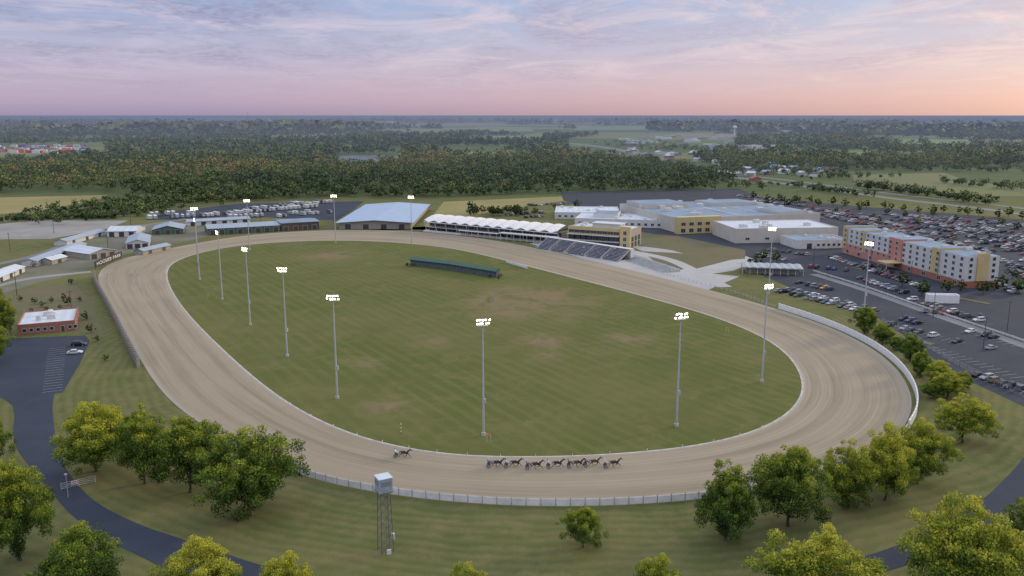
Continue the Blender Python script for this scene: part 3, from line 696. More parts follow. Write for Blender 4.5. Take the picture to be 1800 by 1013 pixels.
m=MB(); m.box(HL*.47,-9,3.4,HL*.55,-.35,3.9); [m.cyl((HL*x,-8.5,0),(HL*x,-8.5,3.4),.25,.25,8) for x in (.475,.545)]; kid(o,'porch_canopy',m.mesh('porch_canopy',[yellow]))
units(o,HL,HD,HHt,8,15)
# pavilion
p,a,L=fr((1305,482),(1412,486)); o=thing('pavilion','open pavilion with low pale grey roof panels','pavilion',p,a)
m=MB(); nb=8; bay=L/nb
for i in range(nb):
    m.add([(i*bay,-.5,3.6),(i*bay+bay/2,-.5,4.0),((i+1)*bay,-.5,3.6),(i*bay,14,3.6),(i*bay+bay/2,14,4.0),((i+1)*bay,14,3.6),(i*bay,-.5,3.3),((i+1)*bay,-.5,3.3),(i*bay,14,3.3),((i+1)*bay,14,3.3)],
      [(0,1,4,3),(1,2,5,4),(0,6,7,2,1),(3,4,5,9,8),(6,8,9,7)])
kid(o,'roof',m.mesh('roof',[simple('grey_fabric_roof',(.3,.35,.38),.8,.15)]))
cm=MB(); cm.cyl((0,0,0),(0,0,3.2),.14,.14,6); me=cm.mesh('column',[greyw])
for i in range(nb+1): kid(o,'column',me,(i*bay,.2,0)); kid(o,'column',me,(i*bay,13.5,0))
m=MB(); m.box(2,3,0,L-2,12,2.8); kid(o,'kiosk',m.mesh('kiosk',[tan]))
o,L=build('storage_unit','long white box trailer parked by the hotel',(1632,533),(1686,534),4,3,white,roofwhite)
# tote board
pts=[(722,467),(790,475),(873,489)]
o=thing('tote_board','long low tote board with dark green roof','tote board',G(*pts[0]),0)
teal=simple('teal_panel',(.08,.11,.12),.6); gfr=simple('grey_frame',(.2,.22,.23))
for k in range(2):
    p,a,L=fr(pts[k],pts[k+1]); q=p-G(*pts[0])
    m=MB(); m.box(0,0,0,L,2.2,3.2); kid(o,'board_panel',m.mesh('board_panel',[teal]),q,a)
    m=MB(); m.add([(-.6,-1.0,3.4),(L+.2,-1.0,3.4),(L+.2,1.3,4.7),(-.6,1.3,4.7),(-.6,3.2,3.9),(L+.2,3.2,3.9),(-.6,-1.0,3.15),(L+.2,-1.0,3.15)],[(0,1,2,3),(3,2,5,4),(6,7,1,0),(0,3,4,6),(1,7,5,2)])
    kid(o,'roof',m.mesh('roof',[roofgreen]),q,a)
    m=MB(); nn=int(L/2.5)
    for i in range(nn+1): m.box(i*L/nn-.06,-.12,0,i*L/nn+.06,-.01,3.1)
    m.box(0,-.1,1.6,L,-.02,1.7); kid(o,'frame',m.mesh('frame',[gfr]),q,a)
# ---------------------------------------------------------------- floodlights
m=MB(); m.cyl((0,0,0),(0,0,.8),.55,.55,10,1); m.cyl((0,0,.8),(0,0,30),.3,.13,10,0)
for z in (10,20): m.cyl((0,0,z),(0,0,z+.2),.34-.007*z,.34-.007*z,10,0)
m.box(.2,-.25,8.5,.65,.25,9.6,0); POLE=m.mesh('pole',[steel,conc])
m=MB()
for z in (28.8,29.65): m.box(-1.75,-.1,z-.07,1.75,.1,z+.07)
for x in (-1.5,0.3,1.5): m.box(x-.05,-.16,28.6,x+.05,-.1,29.9)
m.box(-1.2,-.6,28.2,1.2,.3,28.26); ARM=m.mesh('cross_arm',[steel])
m=MB(); m.cyl((0,0,0),(0,-.35,-.14),.14,.28,10,0); LH=m.mesh('lamp',[darks])
m=MB(); m.cyl((0,-.352,-.141),(0,-.5,-.2),.27,.14,10,0)
LL_=m.mesh('lens',[lampm])
cen=sum(inner,Vector())/len(inner)
def floodlight(u,v,inward=False):
    p=G(u,v); d=(p-cen)
    if inward: d=-d
    d=d.normalized()+Vector((0,-.9,0)); rz=math.atan2(d.y,d.x)+math.pi/2
    o=thing('floodlight_mast','tall grey steel mast with cluster of lit floodlights','floodlight',p,rz,1,'floodlight masts around the track')
    kid(o,'pole',POLE); kid(o,'cross_arm',ARM)
    for z in (28.9,29.75):
        for i in range(5):
            l=kid(o,'lamp',LH,(-1.5+i*.75,-.12,z+random.uniform(-.1,.1)),random.uniform(-.5,.5)); ob('lens',LL_,l)
for q in ((850,766),(1189,750),(1339,672),(593,701),(505,627),(440,572),(391,527),(351,492)): floodlight(*q)
for q in ((348,462),(439,440),(590,427),(724,430),(1351,517),(1518,557)): floodlight(*q,True)
# ---------------------------------------------------------------- fences
def fence(name,label,px,h,spacing,wallmat,postmat,t=.12,gap=0.0,rail=True,post=(.1,.1),maxp=99,pts=None,bottom=.12,postup=.15):
    P=cr(pts or [G(*q) for q in px],12,False)
    out=[P[0]]
    for i in range(1,len(P)):
        seg=P[i]-out[-1]
        while seg.length>=spacing:
            out.append(out[-1]+seg.normalized()*spacing); seg=P[i]-out[-1]
    o=thing(name,label,'fence',out[0],0)
    base=out[0]; pm=MB(); pm.box(-post[0],-post[1],-.2,post[0],post[1],h+postup); pmesh=pm.mesh('post',[postmat])
    m=MB()
    for i in range(len(out)-1):
        a=out[i]-base; b=out[i+1]-base; d=(b-a).normalized(); n_=Vector((-d.y,d.x,0))*t/2
        a2=a+d*gap; b2=b-d*gap; z0=Vector((0,0,bottom)); z1=Vector((0,0,h))
        m.add([a2-n_+z0,b2-n_+z0,b2+n_+z0,a2+n_+z0,a2-n_+z1,b2-n_+z1,b2+n_+z1,a2+n_+z1],[(3,2,1,0),(4,5,6,7),(0,1,5,4),(1,2,6,5),(2,3,7,6),(3,0,4,7)])
        if rail: m.cyl(a+Vector((0,0,h+.12)),b+Vector((0,0,h+.12)),.05,.05,5)
    kid(o,'panel_run',m.mesh('panel_run',[wallmat]))
    rest=MB()
    for i,q in enumerate(out):
        d=(out[min(i+1,len(out)-1)]-out[max(i-1,0)]); rz=math.atan2(d.y,d.x)
        if i<maxp: kid(o,'post',pmesh,q-base,rz)
        else: q2=q-base; rest.box(q2.x-post[0],q2.y-post[1],-.2,q2.x+post[0],q2.y+post[1],h+postup)
    if rest.v: kid(o,'remaining_posts',rest.mesh('remaining_posts',[postmat]),kind='stuff')
    return o,out
dull=simple('weathered_white_board',(.62,.63,.64),.7,.16,.5)
def outpts(i0,i1,off):
    r=[]
    for i in range(i0,i1+1,4):
        k=i%len(outer); r.append(outer[k]+(outer[k]-inner[k]).normalized()*off)
    return r
fence('track_barrier','long white board fence with slim posts around the near turn',None,1.55,3.0,dull,simple('grey_post',(.28,.3,.31),.6),gap=.12,pts=outpts(17*8,26*8,1.2),post=(.07,.09),postup=.4,bottom=.15,t=.06)
fence('track_wall','continuous smooth white wall around the turn',None,2.2,3,white,white,t=.35,pts=outpts(12*8+4,17*8+4,1.4),post=(.17,.19),rail=False,bottom=-.1)
fence('retaining_barrier','dark weathered wooden barrier with closely set pale posts',None,2.9,2.6,wood,simple('pale_timber_post',(.36,.34,.31)),t=.5,pts=outpts(28*8+2,32*8-2,1.8),post=(.16,.5),rail=True,postup=.25,gap=.05)
fence('white_rail_fence','short white board fence at infield edge',[(890,462),(930,474)],1.3,2.2,white,white,gap=.15,post=(.08,.08))
fence('lot_fence','low pale fence along parking lot road',[(1430,478),(1520,506),(1640,548),(1800,602),(1900,640)],1.0,5,offwhite,offwhite,t=.1,post=(.1,.1),rail=False,bottom=.4)
def wire(label,px,h=1.8,sp=4):
    P=cr([G(*q) for q in px],10,False); out=[P[0]]
    for i in range(1,len(P)):
        seg=P[i]-out[-1]
        while seg.length>=sp: out.append(out[-1]+seg.normalized()*sp); seg=P[i]-out[-1]
    o=thing('wire_fence',label,'fence',out[0]); m=MB(); pm=MB(); pm.cyl((0,0,0),(0,0,h),.05,.05,5); pme=pm.mesh('post',[darks])
    for i in range(len(out)-1):
        a=out[i]-out[0]; b=out[i+1]-out[0]
        for k in range(5): m.cyl(a+Vector((0,0,.3+k*(h-.35)/4)),b+Vector((0,0,.3+k*(h-.35)/4)),.018,.018,3,0,False)
    kid(o,'wire_run',m.mesh('wire_run',[steel]))
    for q in out[:99]: kid(o,'post',pme,q-out[0])
wire('dark wire fence beside the parking lot',[(1548,566),(1600,592),(1660,630),(1720,662),(1800,700),(1850,722)])
wire('dark wire fence along the home stretch',[(1130,470),(1200,492),(1290,515),(1368,543)],1.2,3)
mk=MB(); mk.cyl((0,0,0),(0,0,.9),.05,.04,6); mk.box(-.12,-.03,.7,.12,.03,1.0); mkm=mk.mesh('track_marker',[white])
for i in range(0,len(inner),4):
    d=(outer[i]-inner[i]).normalized(); thing('track_marker','small white marker peg at track edge','marker',inner[i]+d*.6,math.atan2(d.y,d.x),1,'track edge markers',mkm)
m=MB()
for k in range(6): m.cyl((0,0,k*.6),(0,0,(k+1)*.6),.14,.14,8,k%2)
m.cyl((0,0,3.6),(0,0,3.9),.2,.02,8,0); SPM=m.mesh('striped_pole',[red,white])
thing('distance_pole','red and white striped distance pole on grass','pole',G(705,763),0,.8,None,SPM)
m=MB(); m.cyl((0,0,0),(0,0,2.2),.04,.04,6,0); m.add([(0,0,1.5),(.9,0,1.6),(.9,0,2.1),(0,0,2.2)],[(0,1,2,3)],1); m.cyl((.9,0,0),(.9,0,1.7),.03,.03,6,0)
FLG=m.mesh('marker_flag',[white,orange])
for q in ((1276,585),(856,776),(364,524)): thing('marker_flag','small orange flag on white pegs','flag',G(*q),0,1,None,FLG)
# judges tower
p=G(678,967); o=thing('judges_tower','pale metal booth on tall steel lattice tower','observation tower',p,math.radians(28))
m=MB(); w0,w1,HT=1.15,.9,11.6
def lev(z): w=w0+(w1-w0)*z/HT; return [(-w,-w,z),(w,-w,z),(w,w,z),(-w,w,z)]
for k in range(4): m.cyl(lev(0)[k],lev(HT)[k],.07,.065,6)
nz=6
for i in range(nz):
    a,b=lev(HT*i/nz),lev(HT*(i+1)/nz)
    for k in range(4):
        m.cyl(a[k],a[(k+1)%4],.035,.035,4); m.cyl(a[k],b[(k+1)%4],.028,.028,4); m.cyl(a[(k+1)%4],b[k],.028,.028,4)
kid(o,'lattice_frame',m.mesh('lattice_frame',[dullsteel]))
m=MB(); m.box(-1.35,-1.35,HT,1.35,1.35,HT+.12,1); m.box(-1.25,-1.25,HT+.12,1.25,1.25,HT+2.7,0); m.box(-1.35,-1.35,HT+2.7,1.35,1.35,HT+2.85,2)
kid(o,'booth',m.mesh('booth',[simple('booth_panel',(.3,.35,.4),.6,.15,1),dullsteel,roofwhite]))
m=MB(); m.box(-1.0,-1.28,HT+1.3,1.0,-1.252,HT+2.2); kid(o,'window',m.mesh('window',[simple('shutter',(.2,.24,.29),.4,.1)]))
m=MB(); m.box(-1.28,-1.0,HT+1.3,-1.252,1.0,HT+2.2); kid(o,'window',m.mesh('window',[simple('shutter_dark',(.2,.24,.29),.4,.1)]))
m=MB()
for x in (-.25,.25): m.cyl((x,-1.5,0),(x,-1.1,HT),.025,.025,4)
for i in range(28): z=HT*i/28; y=-1.5+.4*i/28; m.cyl((-.25,y,z),(.25,y,z),.014,.014,4)
kid(o,'ladder',m.mesh('ladder',[dullsteel]))
m=MB(); m.box(1.25,-.5,2.0,1.7,.3,3.0); kid(o,'equipment_box',m.mesh('equipment_box',[offwhite]))
m=MB(); m.box(-.4,-1.9,.0,.4,-1.65,.9); kid(o,'equipment_box',m.mesh('equipment_box',[offwhite]))
# gate
p,a,L=fr((108,862),(168,848)); o=thing('road_gate','pale tubular gate with red and white sign','gate',p,a)
m=MB()
for x in (0,L/2-.1,L/2+.1,L): m.cyl((x,0,0),(x,0,1.6),.07,.07,6)
for z in (.3,.7,1.1,1.5): m.cyl((0,0,z),(L,0,z),.035,.035,5)
m.cyl((0,0,.3),(L/2,0,1.5),.03,.03,5); m.cyl((L,0,.3),(L/2,0,1.5),.03,.03,5); kid(o,'gate_leaf',m.mesh('gate_leaf',[steel]))
m=MB(); m.box(2.0,-.1,.6,3.1,-.05,1.5,0); m.box(2.15,-.12,.72,2.95,-.105,.95,1); m.box(2.15,-.12,1.15,2.95,-.105,1.38,1); kid(o,'sign',m.mesh('sign',[white,red]))
m=MB(); m.cyl((0,0,0),(0,0,5),.08,.06,6); m.box(-.3,-.15,5,.3,.15,5.3); thing('camera_post','thin pole with box beside gate','pole',G(120,875),0,1,None,m.mesh('camera_post',[steel]))
# track sign board
p,a,L=fr((168,474),(215,455)); o=thing('track_sign_board','black signboard with white lettering beside track','sign',p,a)
m=MB(); m.box(0,0,1.0,L,.3,4.2,0); [m.box(x,.3,0,x+.2,.5,4.0,1) for x in (0.5,L/3,2*L/3,L-.8)]; kid(o,'board',m.mesh('board',[black,wood]))
cu=bpy.data.curves.new('lettering','FONT'); cu.body='HOOSIER PARK'; cu.size=2.6; cu.extrude=.02
to=bpy.data.objects.new('tmp_txt',cu); COL.objects.link(to); bpy.context.view_layer.update()
tm=bpy.data.meshes.new_from_object(to.evaluated_get(bpy.context.evaluated_depsgraph_get())); bpy.data.objects.remove(to)
tm.materials.clear(); tm.materials.append(white); xs_=[v.co.x for v in tm.vertices]; wd=max(xs_)-min(xs_)
lt=kid(o,'lettering',tm,(L*.05,-.04,1.7)); lt.rotation_euler=(math.pi/2,0,0); lt.scale=(L*.9/wd,1,1)
m=MB(); m.cyl((0,0,0),(0,0,11),.17,.11,7); m.box(-1.2,-.06,10.1,1.2,.06,10.25); [m.cyl((x,0,10.25),(x,0,10.45),.05,.05,5) for x in (-1.1,-.5,.5,1.1)]; UP=m.mesh('utility_pole',[wood])
for q in ((127,558),(18,442),(135,372),(230,395),(190,435),(300,380),(95,410),(458,390),(30,520)): thing('utility_pole','brown wooden utility pole with cross arm','utility pole',G(*q),random.uniform(0,3),1,'utility poles',UP)
m=MB(); m.cyl((0,0,0),(0,0,11),.13,.08,7); m.box(-.9,-.15,10.95,.9,.15,11.15); LP=m.mesh('street_lamp',[darks])
for q in ((1728,614),(1770,582),(1640,560),(1530,470),(1600,500),(1430,470),(1737,365),(1700,400),(1640,390),(1560,378),(1480,372),(1780,430),(1400,358),(1350,352),(1250,345),(1150,345),(1080,346)): thing('street_lamp','dark lamp post with double head in parking lot','street lamp',G(*q),random.uniform(0,3),1,'parking lot lamps',LP)
# ---------------------------------------------------------------- vehicles
def carmesh(kind):
    body=MB(); gl=MB()
    if kind=='sedan': L,h,cab,ct=4.7,1.42,(-1.75,1.05),(-1.15,.35); bh=.88
    elif kind=='suv': L,h,cab,ct=4.7,1.72,(-2.2,1.1),(-1.9,.5); bh=1.02
    else: L,h,cab,ct=5.6,1.85,(-.7,1.35),(-.45,.8); bh=1.08
    W=.92; x=L/2
    prof=[(-x,.32),(-x,.6),(-x+.08,bh-.05),(-x+.3,bh),(cab[1],bh+.03),(x-.35,bh-.12),(x-.05,bh-.3),(x,.5),(x-.05,.3)]
    body.prism(prof,-W,W,0)
    w0=W-.06;w1=W-.22; a0,a1=cab;t0,t1=ct
    B=[(a0,-w0,bh),(a1,-w0,bh),(a1,w0,bh),(a0,w0,bh)]; T=[(t0,-w1,h),(t1,-w1,h),(t1,w1,h),(t0,w1,h)]
    body.add(B+T,[(0,1,5,4),(1,2,6,5),(2,3,7,6),(3,0,4,7),(4,5,6,7)],0)
    def lerp(p,q,t): return tuple(p[i]+(q[i]-p[i])*t for i in range(3))
    for i,nn in zip(range(4),((0,-1,.3),(1,0,.5),(0,1,.3),(-1,0,.5))):
        j=(i+1)%4; b0,b1,t0_,t1_=B[i],B[j],T[i],T[j]
        q=[lerp(lerp(b0,b1,.06),lerp(t0_,t1_,.06),.1),lerp(lerp(b0,b1,.94),lerp(t0_,t1_,.94),.1),lerp(lerp(b0,b1,.93),lerp(t0_,t1_,.93),.86),lerp(lerp(b0,b1,.07),lerp(t0_,t1_,.07),.86)]
        q=[tuple(c[k]+nn[k]*.015 for k in range(3)) for c in q]; gl.add(q,[(0,1,2,3)],1)
    if kind=='pickup': body.box(-x+.2,-W+.12,bh+.002,cab[0]-.1,W-.12,bh+.02,1)
    trim=MB()
    for s in (-1,1):
        trim.box(x-.03,s*.6-.18,.58,x+.015,s*.6+.18,.74,3); trim.box(-x-.015,s*.65-.15,.65,-x+.03,s*.65+.15,.85,4)
    wh=MB(); wh.cyl((0,-.11,0),(0,.11,0),.34,.34,12,2); wh.cyl((0,-.125,0),(0,.125,0),.19,.19,8,5)
    return body,gl,trim,wh,x-.85,W,L
MATS=[paint,glass,rubber,white,red,steel]
CARS={}
for k in ('sedan','suv','pickup'):
    b,g,t,w,wx,W,L=carmesh(k)
    full=MB()
    for q in (b,g,t):
        o_=len(full.v); full.v+=q.v; full.f+=[tuple(i+o_ for i in f) for f in q.f]; full.m+=q.m
    for sx in (-1,1):
        for sy in (-1,1):
            o_=len(full.v); full.v+=[(v[0]+sx*wx,v[1]+sy*(W-.1),v[2]+.34) for v in w.v]; full.f+=[tuple(i+o_ for i in f) for f in w.f]; full.m+=w.m
    CARS[k]=dict(full=full.mesh('car_'+k,MATS),fmb=full,body=b.mesh('body',MATS),glass=g.mesh('window',MATS),trim=t.mesh('headlight',MATS),wheel=w.mesh('wheel',MATS),wx=wx,W=W)
COLS=[((.6,.6,.6),'white',20),((.015,.015,.017),'black',24),((.28,.29,.31),'silver',16),((.07,.075,.085),'dark grey',18),((.28,.02,.02),'red',8),((.02,.045,.13),'blue',9),((.2,.16,.1),'tan',4),((.5,.26,.02),'orange',1),((.03,.07,.04),'green',2)]
def pickc(): return random.choices(COLS,[c[2] for c in COLS])[0]
cars=[]
def row(a,b,sp=2.85,occ=.8,two=False):
    p,q=G(*a),G(*b); d=q-p; n_=int(d.length/sp); e=d.normalized(); nr=Vector((-e.y,e.x,0))
    for i in range(n_):
        for s in ((0,) if not two else (-2.6,2.6)):
            if random.random()<occ: cars.append((p+e*(sp*(i+.5))+nr*(s+random.uniform(-.25,.25)),math.atan2(nr.y,nr.x)+random.choice((0,math.pi))+random.uniform(-.04,.04)))
row((1372,511),(1545,553),3.0,.75,True); row((1385,494),(1500,520),3,.7)
row((1560,572),(1690,604),3,.75); row((1545,549),(1640,578),3.2,.5)
row((1700,583),(1780,603),3,.35); row((1735,612),(1760,618),3,.8)
row((1712,660),(1900,720),2.9,.8)
row((1600,527),(1745,573),3,.75); row((1510,490),(1600,520),2.9,.8); row((1620,548),(1740,560),3.2,.5)
row((1455,452),(1620,506),3,.85); row((1520,466),(1570,483),2.9,.8); row((1770,470),(1830,500),3,.8); row((1755,500),(1800,525),3,.6); row((1420,470),(1500,478),3,.7)
row((1320,448),(1400,462),3.2,.7); row((1350,440),(1440,452),3,.6)
ax=(p0-pf).normalized(); bx=Vector((-ax.y,ax.x,0))
if bx.x<0: bx=-bx
lotP=[G(*q) for q in [(1408,366),(1560,376),(1700,386),(1900,404),(2050,520),(1760,470),(1755,450),(1500,398),(1440,384)]]
org=G(1420,372)
for r_ in range(-3,26):
    for sgn in (-2.6,2.6):
        base=org+bx*(r_*17+sgn)
        for i in range(-10,130):
            c=base+ax*(i*2.85)
            if inpoly(np.array([c.x]),np.array([c.y]),lotP)[0] and i%26>1 and random.random()<.5*(1+.6*math.sin(r_*1.7+i*.05)):
                cars.append((c,math.atan2(bx.y,bx.x)+random.choice((0,math.pi))))
for (a_,b_) in (((1300,345),(1420,358)),((1320,352),(1430,365)),((930,362),(1000,358)),((880,380),(960,374))): row(a_,b_,2.9,.6,True)
row((905,385),(960,381),2.9,.8); row((250,446),(262,443),3,.5)
cars.sort(key=lambda c:c[0].length)
near=55
def wcar(p,rz,k,col,lab=None):
    D=CARS[k]; o=thing('parked_car',lab or '%s %s parked on asphalt'%(col[1],{'suv':'sport utility car','sedan':'sedan car','pickup':'pickup truck'}[k]),'car',(p.x,p.y,.04),rz,1,'cars in the parking lots')
    for nm,kk in (('body','body'),('window','glass'),('headlight','trim')):
        c=kid(o,nm,D[kk]); c.color=(*col[0],1)
    for sx in (-1,1):
        for sy in (-1,1): kid(o,'wheel',D['wheel'],(sx*D['wx'],sy*(D['W']-.1),.34))
stuff={}
for i,(p,rz) in enumerate(cars):
    k=random.choices(('sedan','suv','pickup'),(45,45,10))[0]; col=pickc()
    if i<near: wcar(p,rz,k,col)
    elif i<296:
        o=thing('parked_car','%s %s parked on asphalt'%(col[1],{'suv':'sport utility car','sedan':'sedan car','pickup':'pickup truck'}[k]),'car',(p.x,p.y,.04),rz,1,'cars in the parking lots',CARS[k]['full']); o.color=(*col[0],1)
    else:
        stuff.setdefault('m',MB()); ci=[c[1] for c in COLS].index(col[1]); fm=CARS[k]['fmb']; sm=stuff['m']; o_=len(sm.v); c,s=math.cos(rz),math.sin(rz)
        sm.v+=[(v[0]*c-v[1]*s+p.x,v[0]*s+v[1]*c+p.y,v[2]+.04) for v in fm.v]; sm.f+=[tuple(j+o_ for j in f) for f in fm.f]; sm.m+=[(6+ci if mm==0 else mm) for mm in fm.m]
if stuff: ob('distant_parked_cars',stuff['m'].mesh('distant_parked_cars',MATS+[simple('car_'+c[1].replace(' ','_'),c[0],.3,.02) for c in COLS]),kind='stuff',label='rows of many mixed parked cars',category='cars')
wcar(G(139,608),.15,'suv',COLS[1],'black and red van parked beside brick building'); wcar(G(132,622),.2,'sedan',COLS[0],'white sedan parked beside brick building')
m=MB(); m.prism([(-4,.6),(-4,3.0),(-3.7,3.2),(3.2,3.2),(4.0,2.4),(4.0,1.6),(3.2,.6)],-1.2,1.2,0)
for x in (-1.2,0.0):
    for y in (-1.05,1.05): m.cyl((x,y-.13,.38),(x,y+.13,.38),.38,.38,10,2)
for x in (-3,-1.5,0,1.5):
    for y in (-1.21,1.21): m.box(x,y-.01,1.9,x+.9,y+.01,2.5,1)
m.cyl((3.6,0,.4),(3.6,0,1.7),.08,.08,5,5); m.box(-4.03,-1,.8,-4.0,1,2.8,5)
TR=m.mesh('horse_trailer',[paint,glass,rubber,white,red,steel])
def trow(a,b,occ,sp=4.0):
    p,q=G(*a),G(*b); d=q-p; n_=int(d.length/sp); e=d.normalized(); nr=Vector((-e.y,e.x,0))
    for i in range(n_):
        if random.random()<occ:
            o=thing('horse_trailer','white horse trailer parked in trailer lot','trailer',p+e*(sp*(i+.5)),math.atan2(nr.y,nr.x)+random.uniform(-.1,.1),random.uniform(.75,1.05),'trailers in the trailer lot',TR)
            c=random.choice((.7,.65,.55,.4,.72,.1)); o.color=(c,c,c,1)
trow((258,386),(345,381),.85); trow((262,380),(350,375),.75); trow((395,378),(560,364),.75); trow((430,371),(565,359),.75); trow((470,384),(590,374),.5); trow((350,382),(430,375),.8); trow((480,363),(600,355),.7); trow((400,384),(470,380),.7); trow((500,378),(560,372),.5)
# ---------------------------------------------------------------- horses, sulkies, drivers
def skinned(name,V,E,R,mats,sub=1):
    me=bpy.data.meshes.new(name+'_sk'); me.from_pydata(V,E,[]); o=bpy.data.objects.new(name+'_sk',me); COL.objects.link(o)
    md=o.modifiers.new('s','SKIN'); md.use_smooth_shade=True
    for i,r in enumerate(R): me.skin_vertices[0].data[i].radius=(r,r)
    me.skin_vertices[0].data[0].use_root=True
    s=o.modifiers.new('u','SUBSURF'); s.levels=sub; s.render_levels=sub
    bpy.context.view_layer.update()
    m=bpy.data.meshes.new_from_object(o.evaluated_get(bpy.context.evaluated_depsgraph_get())); m.name=name
    bpy.data.objects.remove(o); m.materials.clear()
    for q in mats: m.materials.append(q)
    return m
def horse(phase):
    V=[(-.62,0,1.30),(-.1,0,1.24),(.42,0,1.22),(.68,0,1.42),(.95,0,1.7),(1.2,0,1.95),(1.4,0,1.84),(1.62,0,1.64),(-.95,0,1.42),(-1.15,0,1.2),(-1.3,0,.8)]
    R=[.29,.3,.3,.2,.15,.12,.11,.075,.07,.08,.04]; E=[(0,1),(1,2),(2,3),(3,4),(4,5),(5,6),(6,7),(0,8),(8,9),(9,10)]
    def chain(root,pts,rs):
        pr=root
        for p,r in zip(pts,rs): V.append(p); R.append(r); E.append((pr,len(V)-1)); pr=len(V)-1
    s=1 if phase else -1
    for y,ph in ((.17,s),(-.17,-s)):
        if ph>0:
            chain(0,[(-.6,y,1.05),(-.35,y*1.05,.85),(-.55,y,.55),(-.3,y,.25),(-.2,y,.05)],[.18,.13,.075,.055,.07])
            chain(2,[(.5,y,.98),(.78,y,.72),(1.05,y,.42),(1.2,y,.3),(1.28,y,.22)],[.15,.09,.065,.05,.065])
        else:
            chain(0,[(-.75,y,1.05),(-.8,y*1.05,.82),(-1.1,y,.6),(-1.3,y,.28),(-1.4,y,.16)],[.18,.13,.075,.055,.065])
            chain(2,[(.45,y,.98),(.42,y,.65),(.22,y,.38),(.0,y,.45),(-.08,y,.38)],[.15,.09,.065,.05,.06])
    return skinned('horse',V,E,R,[coat],1)
HM=[horse(True),horse(False)]
m=MB()
for s in (-1,1): m.cyl((1.16,s*.06,2.02),(1.14,s*.09,2.2),.045,.01,5)
EAR=m.mesh('ears',[coat])
m=MB(); m.prism([(.62,1.6),(.95,1.9),(1.15,2.08),(1.1,2.0),(.9,1.8),(.66,1.55)],-.03,.03); MANE=m.mesh('mane',[black])
m=MB()
for t in range(14):
    a1=2*math.pi*t/14; a2=2*math.pi*(t+1)/14
    m.cyl((.25,.33*math.cos(a1),1.23+.33*math.sin(a1)),(.25,.33*math.cos(a2),1.23+.33*math.sin(a2)),.025,.025,4)
m.box(.18,-.2,1.5,.38,.2,1.57,1); HAR=m.mesh('harness',[black,white])
m=MB()
for t in range(20):
    a1=2*math.pi*t/20; a2=2*math.pi*(t+1)/20
    m.cyl((.38*math.cos(a1),0,.38*math.sin(a1)),(.38*math.cos(a2),0,.38*math.sin(a2)),.035,.035,5)
m.cyl((0,-.03,0),(0,.03,0),.34,.34,20,1); WHL=m.mesh('wheel',[rubber,simple('grey_wheel_disc',(.22,.24,.27),.4)])
m=MB()
for s in (-1,1):
    m.cyl((-2.05,s*.5,.38),(-1.95,s*.5,.95),.03,.03,6); m.cyl((-1.95,s*.5,.95),(-1.0,s*.42,1.05),.03,.03,6); m.cyl((-1.0,s*.42,1.05),(.3,s*.4,1.2),.028,.02,6)
    m.cyl((-1.95,s*.35,.85),(-1.2,s*.32,.7),.02,.02,5)
m.cyl((-1.95,-.5,.95),(-1.95,.5,.95),.03,.03,6); m.cyl((-2.05,-.5,.38),(-2.05,.5,.38),.02,.02,6); SHF=m.mesh('shafts',[darks])
m=MB(); m.box(-2.2,-.2,.92,-1.85,.2,1.0); m.box(-2.24,-.2,1.0,-2.18,.2,1.18); SEAT=m.mesh('seat',[black])
def driver():
    V=[(-2.0,0,1.12),(-2.12,0,1.32),(-2.22,0,1.55),(-2.24,0,1.68),(-2.22,0,1.8),(-2.2,0,1.9)]; R=[.16,.15,.17,.07,.1,.1]; E=[(0,1),(1,2),(2,3),(3,4),(4,5)]
    for s in (-1,1):
        for root,pts,rs in ((2,[(-2.2,s*.2,1.56),(-2.0,s*.27,1.35),(-1.75,s*.15,1.4),(-1.66,s*.12,1.41)],[.08,.06,.045,.04]),(0,[(-1.95,s*.12,1.1),(-1.55,s*.24,1.2),(-1.25,s*.3,.82),(-1.12,s*.3,.86)],[.11,.085,.055,.05])):
            pr=root
            for p,r in zip(pts,rs): V.append(p); R.append(r); E.append((pr,len(V)-1)); pr=len(V)-1
    return skinned('person',V,E,R,[coat],1)
DRV=driver()
me=bpy.data.meshes.new('helmet'); bm=bmesh.new(); bmesh.ops.create_icosphere(bm,subdivisions=2,radius=.15)
for v in bm.verts: v.co.z=max(v.co.z,-.03)
bm.to_mesh(me); bm.free(); me.materials.append(coat); HEL=me
m=MB(); m.box(-.09,-.06,-.08,.0,.06,.0); FACE=m.mesh('face',[skin])
m=MB(); [m.cyl((-1.66,s*.12,1.41),(1.45,s*.08,1.78),.012,.012,3) for s in (-1,1)]; REIN=m.mesh('reins',[black])
HC=[(.05,.022,.015),(.035,.02,.015),(.03,.02,.018),(.045,.022,.015),(.02,.018,.018),(.06,.03,.018),(.11,.04,.02),(.035,.022,.015)]
DC=[(.8,.8,.8),(.1,.15,.4),(.7,.7,.75),(.1,.12,.35),(.7,.7,.7),(.05,.05,.08),(.12,.15,.4),(.7,.68,.68)]
CN=['white','blue','white','blue','white','black','blue','white']
